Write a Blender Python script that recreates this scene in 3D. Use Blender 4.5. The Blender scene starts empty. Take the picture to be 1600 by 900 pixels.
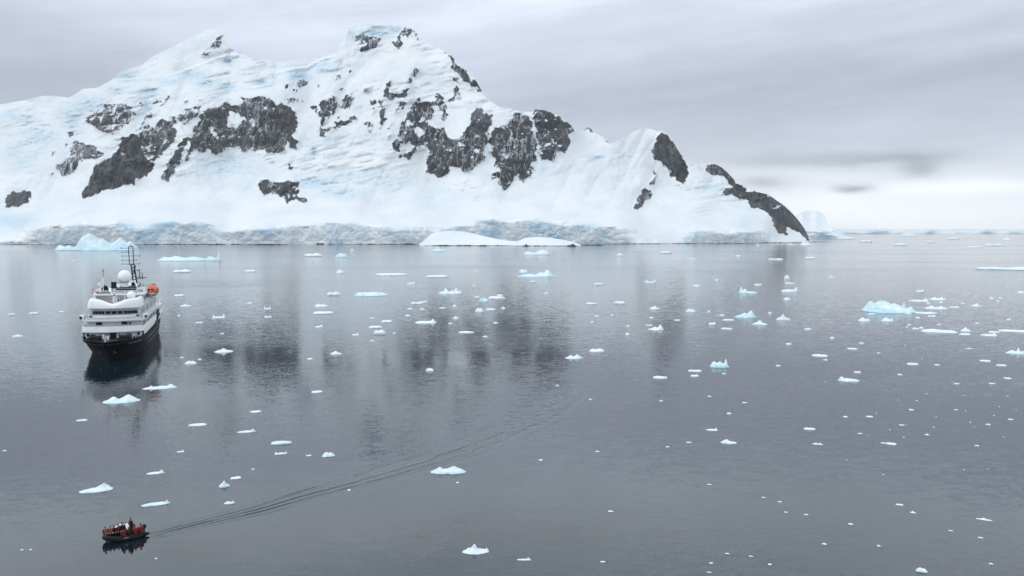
import bpy, bmesh, math, random
import numpy as np
from mathutils import Vector, Matrix

# ------------------------------------------------------------------ camera
EYE = 32.0                 # metres above the sea
FOC = 1386.0               # focal length in pixels of the 1600 wide photograph
HOR = 360.0                # row of the horizon
PITCH = math.atan((450.0 - HOR) / FOC)
sc = bpy.context.scene
col = sc.collection
cam_d = bpy.data.cameras.new("camera")
cam = bpy.data.objects.new("camera", cam_d)
col.objects.link(cam)
cam.location = (0, 0, EYE)
cam.rotation_euler = (math.pi / 2 - PITCH, 0, 0)
cam_d.sensor_width = 36.0
cam_d.lens = 36.0 * FOC / 1600.0
cam_d.clip_start = 0.5
cam_d.clip_end = 60000.0
sc.camera = cam

# ------------------------------------------------------------------ light
sc.cycles.volume_bounces = 0
SUN_EL, SUN_AZ = math.radians(38), math.radians(-105)      # azimuth from +Y (view direction), clockwise
sc.view_settings.view_transform = 'Standard'
sc.view_settings.look = 'None'
sc.view_settings.exposure = 0.0
sc.view_settings.gamma = 1.0
sc.view_settings.use_curve_mapping = False
sun_d = bpy.data.lights.new("sun", 'SUN')
sun_d.energy = 0.8
sun_d.angle = math.radians(16)
sun_d.color = (1.0, 0.97, 0.93)
sun = bpy.data.objects.new("sun", sun_d)
col.objects.link(sun)
sd = Vector((math.sin(SUN_AZ) * math.cos(SUN_EL), math.cos(SUN_AZ) * math.cos(SUN_EL), math.sin(SUN_EL)))
sun.rotation_euler = (-sd).to_track_quat('-Z', 'Y').to_euler()
sun.location = (0, 0, 400)

world = bpy.data.worlds.new("World")
sc.world = world
world.use_nodes = True


class NT:
    """small node-tree builder"""
    def __init__(s, nt):
        s.nt = nt
        nt.nodes.clear()

    def n(s, kind, **kw):
        nd = s.nt.nodes.new(kind)
        ins = kw.pop('ins', {})
        for k, v in kw.items():
            setattr(nd, k, v)
        for k, v in ins.items():
            s.set(nd, k, v)
        return nd

    def set(s, nd, k, v):
        sock = nd.inputs[k]
        if isinstance(v, bpy.types.NodeSocket):
            s.nt.links.new(v, sock)
        elif isinstance(v, bpy.types.Node):
            s.nt.links.new(v.outputs[0], sock)
        else:
            if hasattr(sock.default_value, '__len__') and not hasattr(v, '__len__'):
                v = (v,) * len(sock.default_value)
            if hasattr(sock.default_value, '__len__') and len(sock.default_value) == 4 and len(v) == 3:
                v = tuple(v) + (1,)
            sock.default_value = v

    def m(s, op, a, b=0.0, c=0.0, clamp=False):
        nd = s.n('ShaderNodeMath', operation=op, use_clamp=clamp)
        s.set(nd, 0, a); s.set(nd, 1, b)
        if op in ('MULTIPLY_ADD', 'COMPARE', 'SMOOTH_MIN', 'SMOOTH_MAX'):
            s.set(nd, 2, c)
        return nd.outputs[0]

    def v(s, op, a, b=(0, 0, 0)):
        nd = s.n('ShaderNodeVectorMath', operation=op)
        s.set(nd, 0, a)
        if op == 'SCALE':
            s.set(nd, 'Scale', b)
        else:
            s.set(nd, 1, b)
        return nd.outputs[0]

    def sm(s, x, a, b, to0=0.0, to1=1.0):
        nd = s.n('ShaderNodeMapRange', interpolation_type='SMOOTHSTEP')
        s.set(nd, 0, x); s.set(nd, 1, a); s.set(nd, 2, b); s.set(nd, 3, to0); s.set(nd, 4, to1)
        return nd.outputs[0]

    def mix(s, f, a, b, kind='RGBA', blend='MIX'):
        nd = s.n('ShaderNodeMix', data_type=kind, blend_type=blend)
        if kind == 'RGBA':
            s.set(nd, 0, f); s.set(nd, 6, a); s.set(nd, 7, b)
            return nd.outputs[2]
        s.set(nd, 0, f); s.set(nd, 2, a); s.set(nd, 3, b)
        return nd.outputs[0]

    def noise(s, vec, scale, detail=2.0, rough=0.5, out=0, **kw):
        nd = s.n('ShaderNodeTexNoise', **kw)
        if vec is not None:
            s.set(nd, 'Vector', vec)
        s.set(nd, 'Scale', scale); s.set(nd, 'Detail', detail); s.set(nd, 'Roughness', rough)
        return nd.outputs[out]

    def mapping(s, vec, loc=(0, 0, 0), rot=(0, 0, 0), scale=(1, 1, 1)):
        nd = s.n('ShaderNodeMapping')
        s.set(nd, 0, vec); s.set(nd, 1, loc); s.set(nd, 2, rot); s.set(nd, 3, scale)
        return nd.outputs[0]


def px_azel(px, py):
    az = math.atan((px - 800.0) / FOC)
    el = math.atan((HOR - py) / FOC * math.cos(az))
    return az, el


def build_world():
    t = NT(world.node_tree)
    out = t.n('ShaderNodeOutputWorld')
    tc = t.n('ShaderNodeTexCoord').outputs['Generated']
    sep = t.n('ShaderNodeSeparateXYZ', ins={0: tc})
    x, y, z = sep.outputs
    az = t.m('ARCTAN2', x, y)
    el = t.m('ARCSINE', z)
    comb = t.n('ShaderNodeCombineXYZ', ins={0: az, 1: t.m('MULTIPLY', el, 3.4), 2: 0.0}).outputs[0]
    # stratus layer: long flat streaks plus softer lumps
    n1 = t.noise(comb, 2.3, 5.0, 0.52)
    comb2 = t.n('ShaderNodeCombineXYZ', ins={0: az, 1: t.m('MULTIPLY_ADD', el, 9.0, t.m('MULTIPLY', az, -1.1)), 2: 4.0}).outputs[0]
    n2 = t.noise(comb2, 3.0, 5.0, 0.55)
    n3 = t.noise(comb, 9.0, 6.0, 0.6)
    # brightness of the cloud deck by height above the horizon
    ramp = t.n('ShaderNodeValToRGB')
    cr = ramp.color_ramp
    cr.interpolation = 'B_SPLINE'
    stops = [(0.0, (.98, .98, .94)), (0.045, (1.0, .985, .94)), (0.09, (.66, .67, .70)), (0.125, (.465, .485, .545)), (0.21, (.47, .50, .565)),
             (0.31, (.585, .61, .66)), (0.36, (1.0, 1.07, 1.18)), (0.46, (.93, 1.02, 1.16)), (1.0, (.90, .98, 1.11))]
    while len(cr.elements) < len(stops):
        cr.elements.new(0.5)
    for e, (p, c) in zip(cr.elements, stops):
        e.position = p
        e.color = c + (1,)
    t.set(ramp, 0, t.m('DIVIDE', el, math.radians(45)))
    base = ramp.outputs[0]
    # contrast of the streaks
    k = t.m('ADD', t.m('MULTIPLY', t.m('SUBTRACT', n1, 0.5), 0.5), t.m('MULTIPLY', t.m('SUBTRACT', n2, 0.5), 0.65))
    k = t.m('ADD', k, t.m('MULTIPLY', t.m('SUBTRACT', n3, 0.5), 0.22))
    k = t.m('ADD', 1.0, t.m('MULTIPLY', k, t.sm(el, 0.0, 0.08, 0.25, 1.0)))

    warpc = t.noise(comb, 12.0, 7.0, 0.68, out=1)
    wsep = t.n('ShaderNodeSeparateXYZ', ins={0: warpc})

    def blob(px, py, rx, ry, warp=1.0):
        a0, e0 = px_azel(px, py)
        da = t.m('SUBTRACT', az, a0)
        de = t.m('SUBTRACT', el, e0)
        da = t.m('MULTIPLY_ADD', t.m('SUBTRACT', wsep.outputs[0], 0.5), warp * rx / FOC * 2.2, da)
        de = t.m('MULTIPLY_ADD', t.m('SUBTRACT', wsep.outputs[1], 0.5), warp * ry / FOC * 3.4, de)
        q = t.m('ADD', t.m('POWER', t.m('ABSOLUTE', t.m('DIVIDE', da, rx / FOC)), 2.0),
                t.m('POWER', t.m('ABSOLUTE', t.m('DIVIDE', de, ry / FOC)), 2.0))
        return t.m('EXPONENT', t.m('MULTIPLY', q, -1.0))

    for (px, py, rx, ry, amt, wp) in BLOBS:
        k = t.m('MULTIPLY_ADD', blob(px, py, rx, ry, wp), amt, k)
    colr = t.v('MULTIPLY', t.v('SCALE', base, k), (1.27, 1.31, 1.41))
    bg = t.n('ShaderNodeBackground', ins={0: colr, 1: 1.0})
    sky = t.n('ShaderNodeTexSky', sky_type='NISHITA', sun_disc=False, sun_elevation=SUN_EL, sun_rotation=SUN_AZ,
              air_density=1.0, dust_density=1.0)
    bg2 = t.n('ShaderNodeBackground', ins={0: sky.outputs[0], 1: 0.06})
    mx = t.n('ShaderNodeMixShader', ins={0: 0.94, 1: bg2.outputs[0], 2: bg.outputs[0]})
    t.set(out, 0, mx.outputs[0])


# clouds that can be told apart: direction (as photo pixels), size, brightness change
BLOBS = [
    (30, 140, 230, 50, -0.13, .5),          # grey to the left of the mountain
    (430, 70, 230, 60, 0.26, .3),           # pale mist round the high snow
    (900, 50, 300, 70, 0.09, .5),
    (740, 120, 70, 60, 0.12, .5),
    (960, 170, 200, 18, -0.10, .6), (1250, 135, 260, 24, -0.13, .6), (1540, 90, 200, 26, -0.10, .6), (1500, 175, 240, 22, -0.05, .8),
    (1230, 250, 150, 11, -0.36, .8), (1434, 264, 24, 12, -0.60, .6), (1332, 294, 27, 7, -0.85, .6),
    (1190, 287, 36, 10, -0.50, .7), (1400, 249, 80, 7, -0.36, .8),
    (1540, 290, 200, 13, 0.38, .4), (1420, 325, 220, 34, 0.22, .6), (1275, 274, 90, 9, 0.24, .8), (1290, 320, 70, 26, 0.10, .6),
    (1250, 200, 240, 12, 0.05, 1.0), (1500, 225, 160, 9, 0.05, 1.0),
]
build_world()

# ------------------------------------------------------------------ helpers
_cp, _sp = math.cos(PITCH), math.sin(PITCH)


def ray(px, py):
    a = (px - 800.0) / FOC
    b = (450.0 - py) / FOC
    return a, _cp + b * _sp, b * _cp - _sp        # x, y, z of the direction


def sea(px, py, z=0.0):
    """the point of the sea surface seen at a place in the photograph"""
    x, y, d = ray(px, py)
    t = (EYE - z) / -d
    return Vector((x * t, y * t, z))


def _hash(ix, iy, seed):
    h = (ix.astype(np.int64) * 374761393 + iy.astype(np.int64) * 668265263 + seed * 2246822519) & 0xFFFFFFFF
    h = ((h ^ (h >> 13)) * 1274126177) & 0xFFFFFFFF
    h = h ^ (h >> 16)
    return (h & 0xFFFFFF) / float(0xFFFFFF) * 2 - 1


def vn(x, y, seed=0):
    ix = np.floor(x); iy = np.floor(y)
    fx = x - ix; fy = y - iy
    fx = fx * fx * fx * (fx * (fx * 6 - 15) + 10); fy = fy * fy * fy * (fy * (fy * 6 - 15) + 10)
    a = _hash(ix, iy, seed); b = _hash(ix + 1, iy, seed)
    c = _hash(ix, iy + 1, seed); d = _hash(ix + 1, iy + 1, seed)
    return (a * (1 - fx) + b * fx) * (1 - fy) + (c * (1 - fx) + d * fx) * fy


def fbm(x, y, oct=4, seed=0, gain=0.5):
    s = 0; a = 1.0; n = 0
    for o in range(oct):
        s = s + a * vn(x * 2 ** o + 17.3 * o, y * 2 ** o - 9.1 * o, seed + o)
        n += a
        a *= gain
    return s / n


def ridge(x, y, oct=4, seed=0, gain=0.5):
    s = 0; a = 1.0; n = 0
    for o in range(oct):
        s = s + a * (1 - 2 * np.abs(vn(x * 2 ** o + 7.7 * o, y * 2 ** o + 3.3 * o, seed + o)))
        n += a
        a *= gain
    return s / n


def blur(a, sx, sy=None):
    sy = sx if sy is None else sy
    for ax, s in ((1, sx), (0, sy)):
        if s <= 0:
            continue
        r = int(3 * s) + 1
        k = np.exp(-0.5 * (np.arange(-r, r + 1) / s) ** 2)
        k /= k.sum()
        pad = [(0, 0), (0, 0)]
        pad[ax] = (r, r)
        b = np.pad(a, pad, mode='edge')
        o = np.zeros_like(a)
        n = a.shape[ax]
        for i, w in enumerate(k):
            o += w * (b[:, i:i + n] if ax == 1 else b[i:i + n, :])
        a = o
    return a


def sm(x, a, b):
    t = np.clip((x - a) / (b - a), 0, 1)
    return t * t * (3 - 2 * t)


def poly_mask(X, Y, pts):
    pts = np.array(pts, float)
    x0, y0 = pts.min(0); x1, y1 = pts.max(0)
    m = (X >= x0) & (X <= x1) & (Y >= y0) & (Y <= y1)
    xs = X[m]; ys = Y[m]
    ins = np.zeros(xs.shape, bool)
    j = len(pts) - 1
    for i in range(len(pts)):
        xi, yi = pts[i]; xj, yj = pts[j]
        if yi != yj:
            c = ((yi > ys) != (yj > ys)) & (xs < (xj - xi) * (ys - yi) / (yj - yi) + xi)
            ins ^= c
        j = i
    out = np.zeros(X.shape)
    out[m] = ins
    return out


def mesh_obj(name, verts, faces, mat, parent=None, smooth=True, attrs=None):
    me = bpy.data.meshes.new(name)
    verts = np.asarray(verts, np.float32)
    if isinstance(faces, np.ndarray):
        nf, k = faces.shape
        me.vertices.add(len(verts)); me.vertices.foreach_set('co', verts.ravel())
        me.loops.add(nf * k); me.loops.foreach_set('vertex_index', faces.ravel().astype(np.int32))
        me.polygons.add(nf)
        me.polygons.foreach_set('loop_start', np.arange(0, nf * k, k, dtype=np.int32))
        me.update(calc_edges=True)
        me.validate()
    else:
        me.from_pydata(verts.tolist(), [], faces)
        me.update()
    if smooth:
        me.polygons.foreach_set('use_smooth', [True] * len(me.polygons))
    for k, v in (attrs or {}).items():
        a = me.attributes.new(k, 'FLOAT', 'POINT')
        a.data.foreach_set('value', np.asarray(v, np.float32).ravel())
    me.materials.append(mat)
    o = bpy.data.objects.new(name, me)
    col.objects.link(o)
    if parent:
        o.parent = parent
    return o


def grid_faces(nr, nc):
    i = np.arange(nr - 1)[:, None] * nc + np.arange(nc - 1)[None, :]
    i = i.ravel()
    return np.stack([i, i + 1, i + 1 + nc, i + nc], 1)


def tag(o, label=None, cat=None, group=None, kind=None):
    if label: o['label'] = label
    if cat: o['category'] = cat
    if group: o['group'] = group
    if kind: o['kind'] = kind
    return o


def new_mat(name):
    m = bpy.data.materials.new(name)
    m.use_nodes = True
    t = NT(m.node_tree)
    out = t.n('ShaderNodeOutputMaterial')
    b = t.n('ShaderNodeBsdfPrincipled')
    t.nt.links.new(b.outputs[0], out.inputs[0])
    return m, t, b, out


def paint(name, c, rough=0.5, metal=0.0, dirt=0.12, scale=1.5, spec=None):
    """plain coating with faint uneven wear"""
    m, t, b, out = new_mat(name)
    tc = t.n('ShaderNodeTexCoord').outputs['Object']
    n = t.noise(tc, scale, 5.0, 0.6)
    c2 = tuple(v * (1 - 2.2 * dirt) for v in c)
    t.set(b, 'Base Color', t.mix(t.sm(n, 0.42, 0.72), c, c2))
    t.set(b, 'Roughness', t.m('MULTIPLY_ADD', n, 0.2, rough - 0.1))
    t.set(b, 'Metallic', metal)
    t.set(b, 'Specular IOR Level', spec if spec is not None else (.15 if max(c) < .06 else .5))
    return m

# ------------------------------------------------------------------ water
def water_material():
    m, t, b, out = new_mat('sea_water')
    g = t.n('ShaderNodeNewGeometry')
    pos = g.outputs['Position']
    # how rough the surface is here: smooth slicks and long bands of ripples
    big = t.noise(t.mapping(pos, rot=(0, 0, .15), scale=(.0016, .0052, 1)), 1.0, 4.0, 0.55)
    mid = t.noise(t.mapping(pos, rot=(0, 0, -.3), scale=(.011, .028, 1)), 1.0, 3.0, 0.5)
    act = t.m('ADD', t.sm(big, 0.36, 0.62, 0.25, 1.0), t.m('MULTIPLY', t.m('SUBTRACT', mid, 0.5), 0.8))
    sp = t.n('ShaderNodeSeparateXYZ', ins={0: pos})
    act = t.m('MAXIMUM', act, t.sm(sp.outputs[1], 130.0, 380.0, 0.16, 0.72))
    # facets of the surface, several wave lengths; used as slopes so that far water stays rippled too
    w1 = t.noise(t.mapping(pos, rot=(0, 0, .35), scale=(.35, .95, 1)), 1.0, 3.0, 0.62, out=1)
    w2 = t.noise(t.mapping(pos, rot=(0, 0, -.2), scale=(2.1, 4.8, 1)), 1.0, 2.0, 0.6, out=1)
    s = t.v('ADD', t.v('SCALE', t.v('SUBTRACT', w1, (.5, .5, .5)), SLOPE1), t.v('SCALE', t.v('SUBTRACT', w2, (.5, .5, .5)), SLOPE2))
    s = t.v('SCALE', s, act)
    s = t.v('MULTIPLY', s, (1, 1, 0))
    nrm = t.v('NORMALIZE', t.v('ADD', g.outputs['Normal'], s))
    t.set(b, 'Normal', nrm)
    tint = t.noise(t.mapping(pos, scale=(.004, .006, 1)), 1.0, 3.0, 0.5)
    t.set(b, 'Base Color', t.mix(tint, (.003, .010, .014), (.006, .014, .022)))
    t.set(b, 'Roughness', t.m('ADD', t.m('MULTIPLY_ADD', act, 0.04, 0.02), t.sm(sp.outputs[1], 240.0, 600.0, 0.0, 0.035)))
    t.set(b, 'IOR', 1.5)
    t.set(b, 'Specular Tint', (.93, .98, 1.0))
    return m


SLOPE1, SLOPE2 = 0.15, 0.24
HAZE = 0.00005
M_WATER = water_material()
wv = []
xs = np.array([-11500, -6000, -2500, -900, -300, -100, 0, 100, 300, 900, 2500, 6000, 11500], float)
ys = np.array([-1500, -300, 0, 60, 120, 200, 320, 500, 800, 1400, 2600, 5000, 9000, 12500], float)
gx, gy = np.meshgrid(xs, ys)
WATER = mesh_obj('sea', np.stack([gx.ravel(), gy.ravel(), 0 * gx.ravel()], 1), grid_faces(len(ys), len(xs)), M_WATER)
tag(WATER, kind='structure')


# wakes: real ripples in a finer patch of the same water, 4 mm proud of the sheet
def wake_patch(name, path, halfw, arms, amp, wl, nx=None, cross=0.0, seed=1):
    P = [sea(*p) for p in path]
    L = [0]
    for a, b in zip(P, P[1:]):
        L.append(L[-1] + (b - a).length)
    tot = L[-1]
    n = int(tot / 0.16)
    s = np.linspace(0, tot, n)
    # smooth curve through the path
    px_ = np.interp(s, L, [p.x for p in P]); py_ = np.interp(s, L, [p.y for p in P])
    kk = max(3, int(6 / 0.16)) | 1
    ker = np.hanning(kk + 2)[1:-1]; ker /= ker.sum()
    px_ = np.convolve(np.pad(px_, kk // 2, mode='reflect', reflect_type='odd'), ker, 'valid')
    py_ = np.convolve(np.pad(py_, kk // 2, mode='reflect', reflect_type='odd'), ker, 'valid')
    tx = np.gradient(px_); ty = np.gradient(py_)
    q = np.hypot(tx, ty); tx /= q; ty /= q
    m = int(2 * halfw / 0.11)
    c = np.linspace(-halfw, halfw, m)
    X = px_[:, None] - ty[:, None] * c[None, :]
    Y = py_[:, None] + tx[:, None] * c[None, :]
    S = np.repeat(s[:, None], m, 1)
    C = np.repeat(c[None, :], n, 0)
    Z = arms(S, C, tot, X, Y)
    fade = sm(halfw - np.abs(C), 0, 0.7) * sm(S, 0, 0.8) * (1 - sm(S, tot * .86, tot))
    Z = Z * fade + 0.004
    v = np.stack([X.ravel(), Y.ravel(), Z.ravel()], 1)
    o = mesh_obj(name, v, grid_faces(n, m), M_WATER)
    # point the faces up
    if o.data.polygons[0].normal.z < 0:
        o.data.flip_normals()
    return tag(o, kind='structure')


def boat_wake(S, C, tot, X, Y):
    z = 0
    jit = 0.5 * fbm(S / 6.0, S * 0 + 3.0, 3, 5)
    u = C - jit * (S / tot + .2)
    spread = 0.5 + S * 0.05
    for i, (off, a) in enumerate(((-1.0, 1.0), (-.30, .9), (0.75, .35))):
        d = u - off * spread
        w = 0.28 + 0.012 * S
        env = np.exp(-(d / (w * 2.2)) ** 2)
        br = 0.45 + 0.55 * sm(fbm(S / 5.0 + 9 * i, S * 0 + i, 3, 11 + i), -.35, .25)
        z = z + a * 0.12 * env * np.cos(d / w * 2.4) * br * np.exp(-S / (tot * 0.42))
    late = sm(S, tot * .42, tot * .6)
    z = z + late * 0.065 * fbm(X / 1.3 + Y / 2.4, Y / 1.1 - X / 3.0, 3, 31) * np.exp(-(C / (2.0 + S * .035)) ** 2)
    return z


def old_ripples(S, C, tot, X, Y):
    e = np.exp(-(C / 1.7) ** 2)
    j = 2.0 * fbm(X / 5.0, Y / 5.0, 3, 41)
    return 0.022 * e * np.sin((S * 0.9 + C * 1.2) / 0.95 * 2 * math.pi / 1.5 + j * 2) * (0.5 + 0.5 * vn(S / 4, C / 3, 8))


wake_patch('boat_wake_water', [(231, 837), (300, 820), (400, 795), (500, 765), (590, 740), (680, 712), (760, 685), (830, 650), (872, 622), (890, 600)], 7.0, boat_wake, 1, 1)
wake_patch('ripple_water', [(214, 806), (228, 780), (252, 752), (272, 725), (290, 695), (300, 665), (304, 640)], 3.4, old_ripples, 1, 1)


# ------------------------------------------------------------------ mountain
def snow_rock_material(name, rockscale=1.0):
    m, t, b, out = new_mat(name)
    g = t.n('ShaderNodeNewGeometry')
    pos = g.outputs['Position']
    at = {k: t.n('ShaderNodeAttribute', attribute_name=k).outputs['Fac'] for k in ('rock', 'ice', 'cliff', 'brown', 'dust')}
    sepn = t.n('ShaderNodeSeparateXYZ', ins={0: g.outputs['Normal']})
    S = rockscale
    nA = t.noise(t.mapping(pos, rot=(0, .5, 0), scale=(1.3, .7, .8)), 0.050 * S, 5.0, 0.66)
    nB = t.noise(t.mapping(pos, rot=(.2, .55, .1), scale=(1.5, 1, .38)), 0.17 * S, 5.0, 0.7)
    nC = t.noise(pos, 0.010 * S, 4.0, 0.55)
    # rock shows where the photo-like patches are, broken up by ledges that hold snow
    k = t.m('ADD', at['rock'], t.m('MULTIPLY', t.m('SUBTRACT', nA, 0.5), 1.05))
    k = t.m('ADD', k, t.m('MULTIPLY', t.m('SUBTRACT', nB, 0.5), 0.8))
    nD = t.noise(t.mapping(pos, rot=(0, .7, 0), scale=(1.6, 1, .55)), 0.026 * S, 4.0, 0.6)
    k = t.m('SUBTRACT', k, t.m('MULTIPLY', t.m('MULTIPLY', t.sm(nD, .52, .60), .60), t.sm(at['rock'], .98, 1.2, 1.0, .1)))
    k = t.m('SUBTRACT', k, t.m('MULTIPLY', t.sm(sepn.outputs[2], 0.42, 0.80), 0.45))
    rk = t.sm(k, 0.42, 0.52)
    rk = t.m('MULTIPLY', rk, t.sm(at['rock'], 0.06, 0.22))
    # snow lying in thin gullies and on ledges
    gl = t.noise(t.mapping(pos, rot=(.1, .62, 0), scale=(1.9, 1, .42)), 0.021 * S, 4.0, 0.60)
    gul = t.m('ABSOLUTE', t.m('SUBTRACT', gl, 0.5))
    gul = t.m('MULTIPLY', t.sm(gul, 0.014, 0.036, 1.0, 0.0), t.sm(nC, .42, .52))
    gul = t.m('MULTIPLY', gul, t.sm(at['rock'], 1.0, 1.25, .85, .12))
    # colours of the rock, with craggy shading painted in: dark hollows, pale ribs
    fr = t.noise(t.mapping(pos, scale=(1, 1, .35)), 0.09 * S, 6.0, 0.7)
    rc = t.mix(t.sm(fr, .34, .68), (.010, .013, .018), (.11, .115, .13))
    rc = t.mix(t.sm(nC, .42, .62, 0.0, .55), rc, (.035, .038, .046))
    blk = t.noise(t.mapping(pos, rot=(.1, .45, 0), scale=(1.6, 1, .7)), 0.03 * S, 5.0, 0.68)
    rc = t.mix(t.sm(blk, .42, .55, .85, 0.0), rc, (.008, .010, .015))
    rc = t.mix(t.sm(blk, .56, .68, 0.0, .6), rc, (.19, .195, .215))
    rc = t.mix(t.m('MULTIPLY', at['brown'], t.sm(nA, .35, .6)), rc, (.16, .135, .13))
    rc = t.mix(t.m('MULTIPLY', at['dust'], .55), rc, (.50, .52, .56))
    # snow, and blue glacier ice whose colour also paints bluish shade under the crests
    sn = t.mix(t.sm(nC, .35, .7), (.785, .79, .795), (.70, .73, .765))
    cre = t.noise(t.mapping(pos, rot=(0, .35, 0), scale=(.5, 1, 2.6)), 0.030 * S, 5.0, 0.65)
    ice_shade = t.m('MULTIPLY', at['ice'], t.sm(cre, .28, .62, 0.5, 1.1))
    ic = t.mix(ice_shade, sn, (.44, .61, .72))
    vor = t.n('ShaderNodeTexVoronoi', feature='DISTANCE_TO_EDGE', ins={0: t.mapping(pos, rot=(0, .12, 0), scale=(.9, 1, 1.5)), 'Scale': 0.05 * S})
    crk = t.sm(vor.outputs[0], 0.0, 0.16, 1.0, 0.0)
    cn = t.noise(t.mapping(pos, scale=(1.2, 1, .8)), 0.022 * S, 6.0, 0.60)
    cl = t.mix(t.sm(cn, .38, .60), (.72, .81, .86), (.92, .93, .93))
    cl = t.mix(t.m('MULTIPLY', t.sm(nC, .5, .62), .75), cl, (.44, .60, .74))
    cl = t.mix(t.m('MULTIPLY', t.sm(nB, .6, .7), .18), cl, (.55, .54, .51))
    cl = t.mix(t.m('MULTIPLY', crk, .12), cl, (.40, .52, .62))
    vc = t.noise(t.mapping(pos, rot=(0, .08, 0), scale=(1.0, 1, .28)), 0.07 * S, 4.0, 0.6)
    vcr = t.sm(t.m('ABSOLUTE', t.m('SUBTRACT', vc, .5)), 0.0, .025, 1.0, 0.0)
    cl = t.mix(t.m('MULTIPLY', vcr, .36), cl, (.36, .52, .64))
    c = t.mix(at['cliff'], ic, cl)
    # faint dirt lines on the lower snow fields
    dl = t.noise(t.mapping(pos, rot=(.2, .45, 0), scale=(.25, 1, 2.2)), 0.05 * S, 5.0, 0.7)
    c = t.mix(t.m('MULTIPLY', t.sm(dl, .60, .72), .16), c, (.55, .52, .50))
    rk = t.m('MULTIPLY', rk, t.m('SUBTRACT', 1.0, gul))
    c = t.mix(rk, c, rc)
    t.set(b, 'Base Color', c)
    t.set(b, 'Roughness', 0.75)
    t.set(b, 'Specular IOR Level', 0.25)
    hb = t.m('ADD', t.m('MULTIPLY', t.m('ADD', blk, gl), t.m('MULTIPLY', rk, 9.0)), t.m('ADD', t.m('MULTIPLY', nB, t.m('MULTIPLY_ADD', rk, 3.0, 0.12)), t.m('MULTIPLY', fr, t.m('MULTIPLY_ADD', rk, 7.0, .2))))
    hb = t.m('ADD', hb, t.m('MULTIPLY', t.m('MULTIPLY', cn, at['cliff']), 2.5))
    hb = t.m('SUBTRACT', hb, t.m('MULTIPLY', t.m('MULTIPLY', crk, at['cliff']), .25))
    hb = t.m('ADD', hb, t.m('MULTIPLY', t.m('MULTIPLY', cre, at['ice']), 9.0))
    bp = t.n('ShaderNodeBump', ins={'Height': hb, 'Distance': 1.4 / S, 'Strength': 0.9})
    t.set(b, 'Normal', bp.outputs[0])
    return m


M_SNOW = snow_rock_material('snow_and_rock')

SKY = [(-330, 190), (-200, 172), (-80, 178), (0, 163), (36, 157), (70, 149.5), (95, 151), (108, 153), (118, 147), (130, 139), (152, 137),
       (165, 130), (180, 121), (190, 112), (215, 103), (222, 101), (232, 93), (243, 86), (262, 77), (285, 66), (305, 57),
       (325, 47), (333, 44.5), (345, 45), (351, 48), (355, 57), (360, 74), (372, 84), (400, 92), (440, 97), (480, 93), (505, 87), (518, 83),
       (526, 83), (530, 72), (535, 62), (542, 55), (546, 42), (558, 37), (567, 35.5), (590, 37), (615, 40), (630, 42), (640, 43),
       (650, 47), (655, 55), (661, 62), (672, 69), (690, 78), (697, 82), (705, 87), (720, 103), (735, 115), (745, 128),
       (753, 143), (757, 150), (765, 158), (780, 167), (800, 170), (812, 174), (830, 175), (837, 171), (850, 172), (860, 175),
       (872, 180), (885, 190), (895, 198), (899, 208), (905, 204), (912, 200), (918, 198), (925, 203), (930, 208), (940, 212), (948, 219),
       (952, 225), (960, 222), (975, 215), (990, 206), (1000, 201), (1015, 201), (1028, 206), (1034, 205), (1045, 211), (1052, 222), (1062, 239),
       (1072, 252), (1078, 255), (1090, 259), (1097, 264), (1104, 258), (1110, 255), (1122, 258), (1132, 265), (1142, 275),
       (1149, 283), (1162, 291), (1180, 299), (1200, 304), (1212, 312), (1225, 321), (1238, 333), (1250, 347), (1258, 359),
       (1264, 372), (1267, 377)]
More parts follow.
